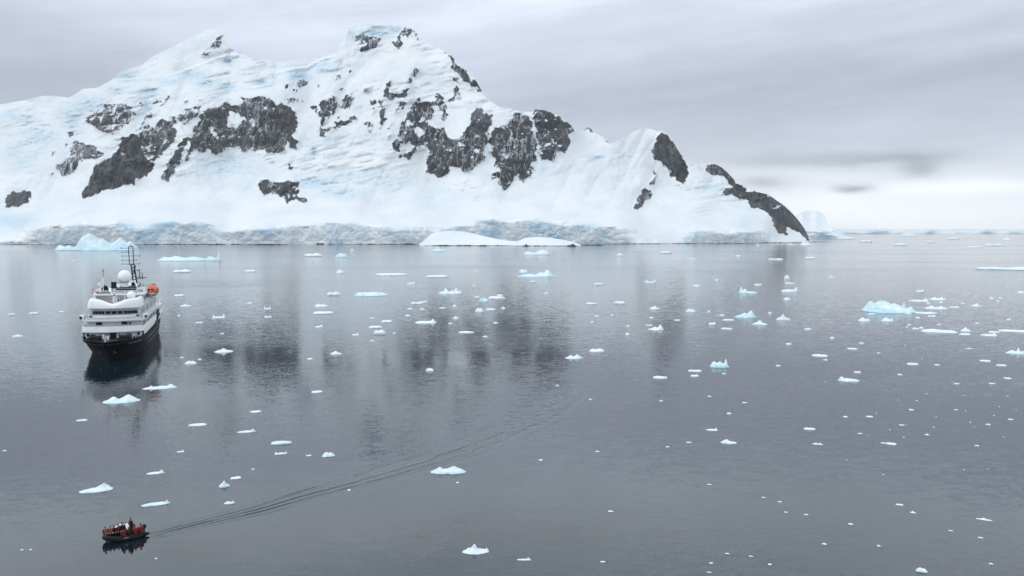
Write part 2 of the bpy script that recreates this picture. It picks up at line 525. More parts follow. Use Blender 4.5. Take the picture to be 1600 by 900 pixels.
ROCKS = [  # outline, how solid, brownness, dusting of snow
    ([(135,182),(150,170),(165,162),(180,159),(200,160),(212,170),(210,190),(190,205),(175,210),(160,207),(145,197)], .78, 1, .15),
    ([(215,160),(225,155),(232,157),(222,170),(215,172)], .6, .8, .2),
    ([(267,147),(258,160),(245,175),(230,190),(217,205),(212,202),(225,183),(240,166),(255,150)], .56, .6, .25),
    ([(288,147),(300,150),(306,147),(296,158),(290,162),(283,166)], .62, .3, .1),
    ([(306,150),(318,152),(310,156)], .55, .3, .1),
    ([(88,262),(95,257),(108,235),(106,223),(120,221),(140,225),(152,233),(163,242),(150,250),(135,247),(125,250),(118,258),(115,270),(105,275),(97,274),(93,268)], .84, .5, .5),
    ([(72,282),(76,268),(83,269),(80,277)], .8, .3, 0),
    ([(98,235),(104,217),(108,207),(117,204),(114,212),(106,225),(100,237)], .66, .5, .2),
    ([(82,246),(85,238),(91,233),(88,240),(83,247)], .7, .3, .1),
    ([(122,312),(130,300),(136,285),(145,270),(152,257),(165,250),(175,240),(186,232),(189,215),(200,211),(207,208),(215,212),(220,227),(225,237),(235,250),(240,257),(237,267),(230,275),(212,285),(200,291),(175,297),(155,302),(140,307)], 1.25, .1, 0),
    ([(217,207),(225,198),(235,195),(243,200),(248,187),(258,185),(265,190),(268,180),(274,178),(277,200),(276,213),(265,228),(252,242),(243,252),(235,247),(225,235),(218,220)], .84, .4, .1),
    ([(277,180),(290,172),(302,167),(315,167),(312,177),(300,187),(288,195),(279,202)], .74, .4, .2),
    ([(250,275),(260,262),(265,247),(272,235),(282,222),(290,212),(297,215),(285,240),(278,260),(265,278),(258,285),(254,280)], .95, .1, 0),
    ([(293,240),(298,235),(295,250),(285,261),(282,256)], .85, .1, 0),
    ([(293,243),(297,215),(303,203),(312,190),(308,184),(322,172),(340,167),(356,160),(365,163),(372,168),(378,160),(375,153),(395,150),(410,148),(427,152),(432,160),(447,165),(460,170),(466,185),(466,200),(460,212),(464,228),(460,233),(447,222),(442,238),(430,240),(415,234),(400,235),(390,237),(375,232),(358,232),(345,237),(333,238),(325,230),(320,240),(312,238),(310,230),(300,240)], 1.12, .1, 0),
    ([(452,256),(456,256),(460,266),(457,268),(453,262)], .95, 0, 0),
    ([(402,285),(412,281),(427,282),(437,286),(445,285),(457,282),(467,287),(471,302),(462,307),(480,310),(485,316),(477,319),(462,314),(447,317),(442,310),(432,305),(420,304),(410,306),(404,297)], .95, .1, 0),
    ([(415,317),(420,313),(424,317)], .9, 0, 0),
    ([(342,279),(349,277),(348,281),(343,282)], .9, .3, 0),
    ([(460,127),(472,124),(486,124),(486,131),(475,134),(464,132)], .95, 0, 0),
    ([(445,137),(452,130),(454,138),(448,141)], .85, 0, 0), ([(456,135),(464,134),(466,141),(457,142)], .85, 0, 0),
    ([(478,136),(482,134),(484,140),(479,141)], .8, 0, 0), ([(497,135),(502,134),(501,140),(496,140)], .85, 0, 0), ([(487,137),(491,136),(487,143)], .85, 0, 0),
    ([(528,99),(537,99),(538,103),(531,103)], .85, 0, 0), ([(521,119),(530,118),(533,125),(525,125)], .9, 0, 0), ([(546,111),(552,112),(551,118),(546,117)], .8, 0, 0),
    ([(528,138),(535,136),(536,144),(529,144)], .75, 0, .2), ([(450,150),(460,148),(466,156),(460,161),(451,157)], .9, 0, 0), ([(468,156),(473,155),(472,160)], .8, 0, 0),
    ([(483,167),(495,165),(498,170),(505,155),(520,150),(525,152),(530,162),(540,145),(552,145),(556,155),(548,160),(548,170),(540,170),(530,168),(522,180),(516,176),(512,190),(517,200),(511,210),(510,218),(502,215),(497,200),(499,190),(497,180),(487,176)], .86, .2, 0),
    ([(517,200),(525,193),(540,187),(550,180),(559,179),(557,185),(540,197),(527,203)], .95, .2, 0),
    ([(522,183),(530,180),(536,188),(528,192)], .8, .2, 0),
    ([(597,143),(605,130),(612,124),(616,130),(608,140),(615,145),(627,147),(632,140),(637,138),(632,125),(642,120),(647,127),(641,135),(640,147),(637,157),(625,153),(615,156),(600,150)], 1.0, .15, 0),
    ([(570,139),(578,139),(577,145),(571,146)], .95, 0, 0), ([(579,155),(588,155),(587,164),(580,162)], .95, 0, 0), ([(584,149),(588,148),(588,152)], .9, 0, 0),
    ([(590,157),(597,160),(602,175),(600,180),(605,185),(602,196),(594,201),(596,190),(591,175),(593,167)], .88, .1, 0),
    ([(580,169),(588,168),(590,176),(582,178)], .8, 0, .2), ([(617,167),(625,160),(636,159),(636,165),(627,171),(619,176)], .75, .2, .2),
    ([(567,192),(577,189),(586,197),(584,205),(574,206),(568,200)], .72, .2, .2), ([(609,188),(617,186),(614,192),(612,201),(607,201)], .72, 0, .1),
    ([(594,210),(597,208),(598,213)], .8, 0, 0), ([(569,207),(575,209),(570,211)], .8, 0, 0),
    ([(606,215),(612,205),(617,199),(613,208),(608,217)], .55, .2, 0),
    ([(553,60),(557,54),(575,56),(598,56),(593,67),(586,75),(576,80),(564,88),(562,80),(569,70),(560,67)], .98, .15, 0),
    ([(610,66),(618,57),(627,47),(640,42),(651,47),(657,57),(655,62),(647,53),(640,53),(631,60),(628,70),(626,80),(617,71)], .9, .1, .1),
    ([(696,80),(705,84),(715,99),(726,106),(736,119),(747,126),(755,149),(747,146),(735,133),(722,121),(713,111),(703,103),(709,100)], 1.0, .1, 0),
    ([(705,121),(714,119),(716,127),(708,128)], .85, .6, 0), ([(702,157),(710,145),(714,134),(721,140),(719,152),(710,161)], .76, .2, .35),
    ([(645,107),(655,105),(655,116),(646,118)], .74, .1, .3), ([(650,153),(653,147),(659,157),(652,158)], .9, 0, 0),
    ([(622,202),(632,182),(640,167),(650,160),(665,159),(674,163),(675,180),(668,195),(682,198),(697,203),(706,216),(716,218),(728,205),(732,192),(735,180),(742,170),(752,167),(757,175),(768,182),(768,195),(764,208),(765,222),(758,238),(752,257),(740,260),(737,271),(727,270),(715,262),(705,260),(699,255),(700,270),(690,280),(677,275),(667,270),(667,252),(670,237),(672,225),(655,232),(640,245),(625,249),(622,242),(640,237),(650,227),(640,222),(630,225),(622,215)], .98, .1, 0),
    ([(612,225),(620,217),(628,222),(626,235),(617,240)], .95, 0, 0), ([(610,241),(614,241),(613,244)], .9, 0, 0),
    ([(677,150),(685,145),(695,150),(697,160),(698,180),(695,189),(687,185),(690,175),(682,165),(676,183),(671,172)], .9, .1, 0),
    ([(740,172),(752,167),(757,175),(770,182),(766,195),(745,192),(733,190)], .95, .1, .35),
    ([(766,236),(766,215),(773,200),(785,198),(795,194),(803,184),(806,175),(820,177),(831,181),(833,205),(835,225),(838,255),(837,265),(826,275),(820,285),(810,280),(803,275),(798,293),(788,298),(778,293),(775,281),(766,280),(765,270),(773,265),(773,245),(768,242)], .96, .15, 0),
    ([(833,178),(837,170),(850,171),(862,175),(875,182),(888,192),(898,201),(899,207),(890,208),(889,225),(885,232),(873,240),(865,252),(850,255),(843,252),(840,235),(835,215),(833,195)], 1.08, .1, 0),
    ([(912,203),(918,197),(925,202),(932,208),(925,207),(918,204)], .95, 0, 0), ([(939,212),(948,217),(951,226),(944,221)], .95, 0, 0),
    ([(1015,236),(1025,225),(1026,212),(1032,204),(1045,210),(1056,221),(1062,238),(1072,254),(1078,272),(1075,281),(1067,288),(1055,280),(1050,272),(1035,260),(1030,250),(1020,245)], 1.2, .1, 0),
    ([(1046,273),(1052,268),(1053,278),(1046,279)], 1.0, 0, 0), ([(1020,266),(1026,271),(1027,287),(1021,293),(1014,286),(1021,278)], 1.05, 0, 0),
    ([(986,323),(995,310),(1002,300),(1012,290),(1018,300),(1016,309),(1007,318),(1000,327),(991,332)], 1.12, .4, 0),
    ([(1103,262),(1110,254),(1122,256),(1135,265),(1145,274),(1151,284),(1142,284),(1130,276),(1120,276),(1112,270),(1106,268)], 1.15, .1, 0),
    ([(1133,281),(1145,280),(1160,289),(1170,296),(1150,294)], 1.0, .1, 0), ([(1077,254),(1085,256),(1096,263),(1090,263)], .8, 0, 0),
    ([(1129,301),(1136,293),(1150,291),(1167,297),(1180,297),(1190,300),(1200,301),(1210,307),(1225,317),(1240,331),(1250,344),(1262,358),(1270,378),(1261,376),(1250,366),(1230,357),(1231,371),(1213,362),(1208,350),(1213,350),(1200,338),(1190,331),(1175,323),(1167,313),(1155,310),(1140,306),(1130,306)], 1.25, .1, 0),
    ([(1146,306),(1154,304),(1155,309),(1148,309)], 1.0, 0, 0),
    ([(6,325),(11,307),(20,301),(30,302),(36,297),(50,297),(52,302),(45,311),(43,321)], 1.25, .1, 0),
    ([(28,260),(31,258),(31,262)], .8, 0, 0),
    ([(313,88),(322,75),(333,66),(342,56),(352,56),(349,66),(336,78),(327,88)], .60, .2, .3),
    ([(230,94),(250,83),(260,81),(246,90)], .5, .2, .4),
    ([(776,320),(766,308),(764,297),(772,304),(783,318),(790,322)], .52, .6, .3),
]
HOLES = [
    ([(352,201),(356,185),(361,171),(368,180),(379,177),(380,190),(370,198),(360,204)], .8),
    ([(389,191),(397,184),(403,192),(395,198)], .6), ([(410,166),(418,164),(416,172)], .5),
    ([(645,206),(655,200),(663,206),(655,213)], .7), ([(655,185),(662,178),(664,190),(656,192)], .4),
    ([(560,68),(580,64),(583,68),(570,72)], .6), ([(1196,305),(1207,309),(1206,322),(1220,320),(1219,324),(1204,326),(1204,313)], .45),
    ([(828,178),(832,178),(846,255),(840,256)], .75), ([(795,205),(799,203),(806,232),(801,232)], .4),
    ([(683,205),(688,203),(690,215),(684,214)], .35), ([(330,205),(336,203),(338,212),(331,213)], .3),
    ([(1046,222),(1050,221),(1050,226)], .4), ([(187,236),(193,235),(195,240),(188,240)], .4),
]
ICE_AND_SHADE = [(113,190,18,24,.7),(140,165,32,14,.7),(230,145,22,9,.7),(238,142,12,6,.9),(262,128,22,8,.5),(320,130,16,7,.9),(350,136,16,6,.9),(300,118,30,8,.55),(355,96,8,4,1.1),
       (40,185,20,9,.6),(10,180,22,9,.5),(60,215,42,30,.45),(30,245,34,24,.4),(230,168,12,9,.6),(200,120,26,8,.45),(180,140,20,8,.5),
       (588,50,24,8,1.0),(618,46,12,7,.8),(550,50,7,10,.6),(466,117,20,9,1.0),(502,106,20,12,.5),(412,129,14,5,.7),(425,118,8,10,.5),  # patches below the crest lips also put its bluish shade into the colour
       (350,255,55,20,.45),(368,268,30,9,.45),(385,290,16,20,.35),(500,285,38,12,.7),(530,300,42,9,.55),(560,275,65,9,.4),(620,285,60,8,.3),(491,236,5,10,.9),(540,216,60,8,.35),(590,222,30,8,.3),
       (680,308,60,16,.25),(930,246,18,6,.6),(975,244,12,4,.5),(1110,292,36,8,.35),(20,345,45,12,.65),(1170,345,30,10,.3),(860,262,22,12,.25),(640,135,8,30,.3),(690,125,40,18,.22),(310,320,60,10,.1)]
CLIFF = [(-330, 345), (-150, 352), (0, 379), (36, 366), (46, 358), (75, 353), (100, 349), (125, 348), (150, 349.5), (185, 348), (212, 356), (235, 354), (265, 346.5),
         (320, 346), (345, 352), (360, 358), (400, 358), (430, 354), (490, 349), (550, 347), (580, 348), (605, 350),
         (630, 355), (660, 357), (700, 356), (738, 345), (770, 342), (800, 344), (830, 344.5), (860, 347), (885, 350), (900, 350), (940, 353),
         (970, 356), (985, 361), (1000, 370), (1012, 379), (1062, 379), (1075, 364), (1095, 361), (1115, 361), (1135, 366), (1150, 360), (1165, 357), (1190, 358), (1205, 364), (1215, 378), (1270, 379)]
CREST = [([(395,137),(425,131),(432,114),(450,108),(480,105),(500,93),(522,87)], 22), ([(178,126),(220,122),(262,119),(300,106),(340,90),(370,85),(410,93)], 8),
         ([(1000,203),(1005,230),(1008,262)], 0)]
BASE = [(-330, 381.5), (600, 381.3), (1000, 380.3), (1200, 378.6), (1267, 377.8)]


def terrain(name, px0, px1, step, rows, sky, base, cliff, rocks, holes, ice, crest, cfg, mat):
    PX0, PX1 = int(px0) - 12, int(px1) + 12
    PYT = int(min(p[1] for p in sky)) - 8
    PYB = int(max(p[1] for p in base)) + 6
    SS = cfg.get('ss', 1)
    gx, gy = np.meshgrid(np.arange(PX0, PX1, 1 / SS), np.arange(PYT, PYB, 1 / SS))
    rock = np.zeros(gx.shape); brown = rock.copy(); dust = rock.copy()
    for pts, d, br, du in rocks:
        mk = poly_mask(gx, gy, pts)
        rock = np.maximum(rock, mk * (d if d > 1.1 else min(1.1, d * 1.16)))
        brown = np.where(mk > 0, br, brown); dust = np.where(mk > 0, du, dust)
    for pts, d in holes:
        rock = np.maximum(rock - poly_mask(gx, gy, pts) * d, 0)
    wx = 6.5 * fbm(gx / 10.0, gy / 10.0, 4, 301, .6) ; wy = 6.5 * fbm(gx / 10.0, gy / 10.0, 4, 302, .6)
    jx = np.clip(np.round((gx + wx - PX0) * SS).astype(int), 0, gx.shape[1] - 1); jy = np.clip(np.round((gy + wy - PYT) * SS).astype(int), 0, gx.shape[0] - 1)
    rock = rock[jy, jx]
    rock_s = blur(rock, 0.9 * SS); brown = blur(brown, 3 * SS); dust = blur(dust, 4 * SS)
    cl = np.interp(gx, *zip(*cliff)) + (1.6 * fbm(gx / 9, gx * 0, 3, 3) if cfg.get('cn', 1) else 0)
    bs = np.interp(gx, *zip(*base))
    cm = sm(gy - cl + 7 * fbm(gx / 22, gy / 9, 3, 33), -2.5, 3.0) * (bs - cl > 2)
    cm[gx < PX0 + 1] = 0
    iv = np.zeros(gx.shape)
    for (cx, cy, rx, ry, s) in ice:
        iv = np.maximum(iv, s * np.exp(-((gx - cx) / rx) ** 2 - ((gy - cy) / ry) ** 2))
    # slope: metres of depth per picture row going up the face
    ap0, ap1 = cfg['apron']
    g = cfg['snow'] + (cfg['apron_g'] - cfg['snow']) * sm(gy, ap0, ap1)
    rb = blur(np.clip(rock, 0, 1), 7 * SS)
    g = g * (1 - rb) + cfg['rock'] * rb
    g = g * (1 + .45 * fbm(gx / 55, gy / 22, 3, 77))
    g = g * (1 - cm) + 0.12 * cm
    g[gy > bs] = 0
    D = np.cumsum(g[::-1], 0)[::-1] / SS
    D = blur(D, cfg['hb'] * SS, 0)
    kz = cfg['k']
    relief = kz * (34 * fbm(gx / 75, gy / 80, 3, 1) + 11 * ridge((gx + .5 * gy) / 42, gy / 75, 3, 21, .4) + (3 + 7 * rb) * ridge((gx - .3 * gy) / 17, gy / 26, 3, 22))
    relief += kz * rock_s * (16 * ridge(gx / 10 + gy / 24, gy / 30, 4, 5) + 7 * fbm(gx / 4.0, gy / 6, 3, 6) - 6)
    relief += kz * iv * (20 * ridge(gx / 30, (gy + .25 * gx) / 9, 5, 9) + 9 * ridge(gx / 9, (gy - .2 * gx) / 5, 3, 10))
    folds = sm(fbm(gx / 120, gy / 50, 2, 61), -.15, .35) * (1 - cm)
    relief += kz * folds * 14 * ridge((gx - .7 * gy) / 44, (gy + .22 * gx) / 11, 4, 62)
    relief += kz * 2.2 * fbm(gx / 7, gy / 5, 3, 64)
    up = sm(bs - gy, 28, 95)
    relief *= 0.16 + 0.84 * up
    relief += kz * cm * (3.2 * ridge(gx / 26 + .6 * fbm(gx / 9, gy / 9, 2, 4), gy / 28, 4, 12) + 0.7 * fbm(gx / 4, gy / 4, 3, 13) + 2.5 * fbm(gx / 40, gy * 0, 2, 44) * 3)
    D = D + relief
    for pts, h in crest:
        if h:
            xs_, ys_ = zip(*pts)
            cy = np.interp(gx, xs_, ys_)
            w = sm(gx, xs_[0] - 20, xs_[0] + 20) * (1 - sm(gx, xs_[-1] - 25, xs_[-1] + 15))
            D += w * h * 4 * sm(cy - gy, -0.3, 2.2) * np.exp(-np.clip(cy - gy, 0, 99) / 60.0)
            # a scooped face under the lip
            D += w * .6 * h * np.exp(-((gy - cy - 5) / 4.0) ** 2)
    nc = int((px1 - px0) / step) + 1
    px = np.linspace(px0, px1, nc)
    ysk = np.interp(px, *zip(*sky)) + cfg.get('sn', .5) * fbm(px / 3.0, px * 0, 3, 91) * np.interp(px, *zip(*sky)) ** 0
    yb = np.interp(px, *zip(*base))
    ysk = np.minimum(ysk, yb - 0.3)
    s = np.linspace(0, 1, rows)[:, None]
    r_ = int(30 / step); kr = np.hanning(2 * r_ + 3)[1:-1]; kr /= kr.sum()
    ysm = np.convolve(np.pad(ysk, r_, mode='edge'), kr, 'valid') if nc > 4 * r_ else ysk
    ysm = np.minimum(ysm, yb - .5)
    PY = yb[None, :] + (ysm - yb)[None, :] * s + (ysk - ysm)[None, :] * s ** 5
    PY = np.minimum.accumulate(PY, 0)
    PXg = np.repeat(px[None, :], rows, 0)

    def samp(A):
        fx = np.clip((PXg - PX0) * SS, 0, A.shape[1] - 1.001); fy = np.clip((PY - PYT) * SS, 0, A.shape[0] - 1.001)
        ix = fx.astype(int); iy = fy.astype(int); fx = fx - ix; fy = fy - iy
        return (A[iy, ix] * (1 - fx) + A[iy, ix + 1] * fx) * (1 - fy) + (A[iy + 1, ix] * (1 - fx) + A[iy + 1, ix + 1] * fx) * fy

    y0 = cfg.get('y0') or None
    Yb = (EYE / ((yb - HOR) / FOC)) if y0 is None else np.full(nc, y0)
    Dm = samp(D)
    Dm = Dm - blur(np.repeat(Dm[0:1, :], 3, 0), 14 / step, 0)[1:2, :]
    Yd = Yb[None, :] + Dm
    a = (PXg - 800) / FOC; b = (450 - PY) / FOC
    dy = _cp + b * _sp; dz = b * _cp - _sp
    X = a / dy * Yd; Z = EYE + dz / dy * Yd
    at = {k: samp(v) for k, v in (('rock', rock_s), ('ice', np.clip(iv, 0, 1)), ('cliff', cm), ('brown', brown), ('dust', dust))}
    Z[0, :] = -4.0
    # the far side of the mountain falls to the sea again
    nb = 14
    Xr, Yr, Zr = X[-1], Yd[-1], Z[-1]
    bx, by, bz = [], [], []
    for k in range(1, nb + 1):
        f = k / nb
        yy = Yr + f * (cfg['back'] * (0.25 + 0.75 * np.clip(Zr / 300.0, 0, 1.5)))
        bz.append(Zr * (1 - f) ** 1.15 + (-6) * f)
        by.append(yy); bx.append(a[-1] / dy[-1] * yy * 0 + Xr + (yy - Yr) * a[-1])
    X = np.vstack([X] + bx); Yd = np.vstack([Yd] + by); Z = np.vstack([Z] + bz)
    for k in at:
        at[k] = np.vstack([at[k], np.repeat(at[k][-1:], nb, 0) * (1 - np.linspace(.2, 1, nb))[:, None]])
    v = np.stack([X.ravel(), Yd.ravel(), Z.ravel()], 1)
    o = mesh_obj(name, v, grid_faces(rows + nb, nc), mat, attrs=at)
    return tag(o, kind='structure')


CFG = dict(apron=(255, 320), snow=2.5, apron_g=4.6, rock=1.5, hb=13, k=1.0, back=1500)
terrain('mountain', -330, 1266.5, 1.35, 300, SKY, BASE, CLIFF, ROCKS, HOLES, ICE_AND_SHADE, CREST, CFG, M_SNOW)

# snow-capped islets lying just in front of the ice cliff
def islet(name, sky, pyb, y0):
    px0, px1 = sky[0][0], sky[-1][0]
    cfg = dict(apron=(300, 320), snow=4.5, apron_g=4.5, rock=1.5, hb=6, k=.12, back=60, y0=y0, cn=0, sn=.15)
    return terrain(name, px0, px1, 1.4, 26, sky, [(px0, pyb), (px1, pyb)], [(px0, pyb), (px1, pyb)], [], [], [], [], cfg, M_SNOW)

islet('islet', [(655, 383), (662, 376), (672, 367), (682, 362.5), (700, 360.5), (725, 361.5), (745, 366), (765, 371), (785, 375), (805, 377), (818, 383)], 383.2, 1915)
islet('islet', [(800, 383.2), (808, 377), (822, 371.5), (840, 370), (860, 371.5), (880, 374.5), (897, 378), (908, 383.2)], 383.6, 1885)

# far headland and the distant coast on the right
terrain('headland', 1222, 1330, .9, 60, [(1222, 352), (1240, 338), (1252, 331), (1262, 328.5), (1275, 329), (1284, 332), (1290, 338), (1293, 348), (1297, 353), (1305, 357), (1312, 361), (1318, 366), (1324, 370), (1330, 372.4)],
        [(1222, 372.5), (1330, 372.6)], [(1222, 360), (1285, 362), (1300, 361), (1316, 366), (1330, 372)],
        [([(1286, 334), (1291, 338), (1293, 347), (1290, 350), (1289, 342)], .9, 0, .2), ([(1255, 333), (1264, 329), (1262, 334), (1257, 338)], .55, 0, .4)], [], [(1310, 366, 12, 5, .5)], [],
        dict(apron=(350, 360), snow=7, apron_g=16, rock=3, hb=3, k=1.4, back=1200, cn=0), M_SNOW)
terrain('distant_coast', -900, 2500, 5, 30, [(-900, 352), (1270, 357.5), (1300, 357), (1340, 358), (1380, 357), (1405, 358.5), (1440, 357.5), (1475, 358), (1500, 357), (1530, 357.8), (1560, 358), (1600, 358.5), (2500, 355)],
        [(-900, 365.4), (2500, 365.4)], [(-900, 361), (1350, 361.5), (1500, 360.5), (1600, 361), (2500, 361)], [], [], [], [],
        dict(apron=(300, 320), snow=50, apron_g=60, rock=50, hb=4, k=2.5, back=900, sn=.5), M_SNOW)

# dark wave-washed rocks along the foot of the ice
def rock_material():
    m, t, b, out = new_mat('wet_rock')
    g = t.n('ShaderNodeNewGeometry').outputs['Position']
    n = t.noise(g, .35, 6, .65)
    t.set(b, 'Base Color', t.mix(n, (.018, .017, .019), (.075, .068, .066)))
    t.set(b, 'Roughness', .6)
    t.set(b, 'Normal', t.n('ShaderNodeBump', ins={'Height': n, 'Distance': 1.2, 'Strength': .8}).outputs[0])
    return m


M_ROCK = rock_material()
SR = [(0, 75, 381.9, 1.0), (82, 124, 382, 1.0), (210, 350, 382, 1.5), (325, 352, 382.4, 3.2), (360, 378, 382, 1.6), (385, 450, 382.6, 2.6), (494, 506, 381.8, 4.2), (512, 522, 381.8, 2.6),
      (530, 660, 381.8, 1.1), (572, 588, 382, 2), (628, 650, 382, 2.4), (663, 768, 384.2, 1.8), (682, 702, 384.4, 2.8), (745, 766, 384.6, 2.8), (768, 800, 384.2, 1.4),
      (800, 905, 384.6, 1.2), (815, 828, 384.8, 4.0), (886, 901, 384.9, 4.6), (900, 945, 383.5, 1.8), (930, 1045, 381.3, 1.2), (1050, 1090, 381, 1.8), (1095, 1180, 380.6, 1.1),
      (1185, 1262, 379.5, 1.4), (1262, 1300, 378.2, .9)]
vv, ff = [], []
for i, (a0, a1, py, h) in enumerate(SR):
    n = max(6, int((a1 - a0) / 1.2)); Yw = sea(800, py).y - 0.5
    px = np.linspace(a0, a1, n)
    x = (px - 800) / FOC * Yw / 1.0
    hh = h * Yw / FOC * np.clip(0.62 + .62 * fbm(px / 3.2, px * 0 + i, 3, 60), 0.06, 1.3) * np.sin(np.linspace(0.02, math.pi - .02, n)) ** .45
    dep = 9.0
    rows_ = []
    for j, (fy, fz) in enumerate(((0, -.6), (.05, .55), (.35, 1.0), (.7, .8), (1.0, -.4))):
        jit = 1.5 * vn(px / 2.0, px * 0 + j, i)
        rows_.append(np.stack([x, Yw + fy * dep + jit, np.where(fz > 0, hh * fz, -1.5)], 1))
    st = sum(len(a) for a in vv)
    vv.append(np.vstack(rows_)); ff.append(grid_faces(5, n) + st)
tag(mesh_obj('shore_rocks', np.vstack(vv), np.vstack(ff), M_ROCK), kind='structure')

# ------------------------------------------------------------------ air
hz = bpy.data.materials.new('haze_air')
hz.use_nodes = True
t = NT(hz.node_tree)
ho = t.n('ShaderNodeOutputMaterial')
pv = t.n('ShaderNodeVolumePrincipled', ins={'Color': (.93, .965, 1.0), 'Density': HAZE, 'Anisotropy': 0.2})
t.nt.links.new(pv.outputs[0], ho.inputs['Volume'])
hx, hy0, hy1, hz0, hz1 = 12500, -1700, 16000, -8.0, 1500.0
hv = [(x, y, z) for z in (hz0, hz1) for y in (hy0, hy1) for x in (-hx, hx)]
haze = mesh_obj('haze', hv, [(0, 2, 3, 1), (4, 5, 7, 6), (0, 1, 5, 4), (2, 6, 7, 3), (0, 4, 6, 2), (1, 3, 7, 5)], hz, smooth=False)
tag(haze, kind='stuff')

# ------------------------------------------------------------------ floating ice
def ice_material():
    m, t, b, out = new_mat('floating_ice')
    g = t.n('ShaderNodeNewGeometry').outputs['Position']
    bl = t.n('ShaderNodeAttribute', attribute_name='blue').outputs['Fac']
    n = t.noise(t.mapping(g, scale=(.5, .5, 1.3)), .9, 5, .62)
    n2 = t.noise(g, .16, 4, .6)
    f = t.m('MULTIPLY', bl, t.m('ADD', t.sm(n, .32, .66, .45, 1.0), t.m('MULTIPLY', t.m('SUBTRACT', n2, .5), 1.2)), clamp=True)
    c = t.mix(f, (.80, .83, .85), (.40, .63, .73))
    t.set(b, 'Base Color', c)
    t.set(b, 'Roughness', .5)
    t.set(b, 'Specular IOR Level', .35)
    t.set(b, 'Subsurface Weight', 0.0)
    t.set(b, 'Normal', t.n('ShaderNodeBump', ins={'Height': n, 'Distance': .35, 'Strength': .55}).outputs[0])
    return m


M_ICE = ice_material()
KINDS = {  # height of the flat body, then peaks: place along the width, spread, height, place in depth, depth spread
    's': (.62, [(.25, .22, .3, 0, .6), (.7, .25, .38, .2, .6)]),
    't': (.7, [(.3, .3, .25, .2, .7), (.75, .2, .15, -.2, .5)]),
    'p': (.30, [(.5, .17, .7, 0, .5), (.28, .2, .2, 0, .5)]),
    'l': (.28, [(.17, .12, .72, 0, .5), (.5, .3, .15, 0, .6)]),
    'r': (.28, [(.83, .11, .72, 0, .5), (.45, .3, .15, 0, .6)]),
    'd': (.25, [(.3, .13, .6, 0, .5), (.68, .16, .75, .1, .5)]),
    'b': (.35, [(.35, .28, .6, 0, .7), (.65, .25, .5, .1, .7)]),
    'u': (.22, [(.1, .08, .75, 0, .45), (.9, .08, .75, 0, .45)]),
    'w': (.30, [(.88, .035, .75, 0, .25), (.4, .22, .35, 0, .6)]),
    'g': (.22, [(.12, .10, .35, -.4, .4), (.33, .09, .6, .4, .4), (.55, .12, .35, -.4, .4), (.72, .08, .65, .3, .4), (.9, .09, .3, -.2, .4)]),
}
_ice_n = 0


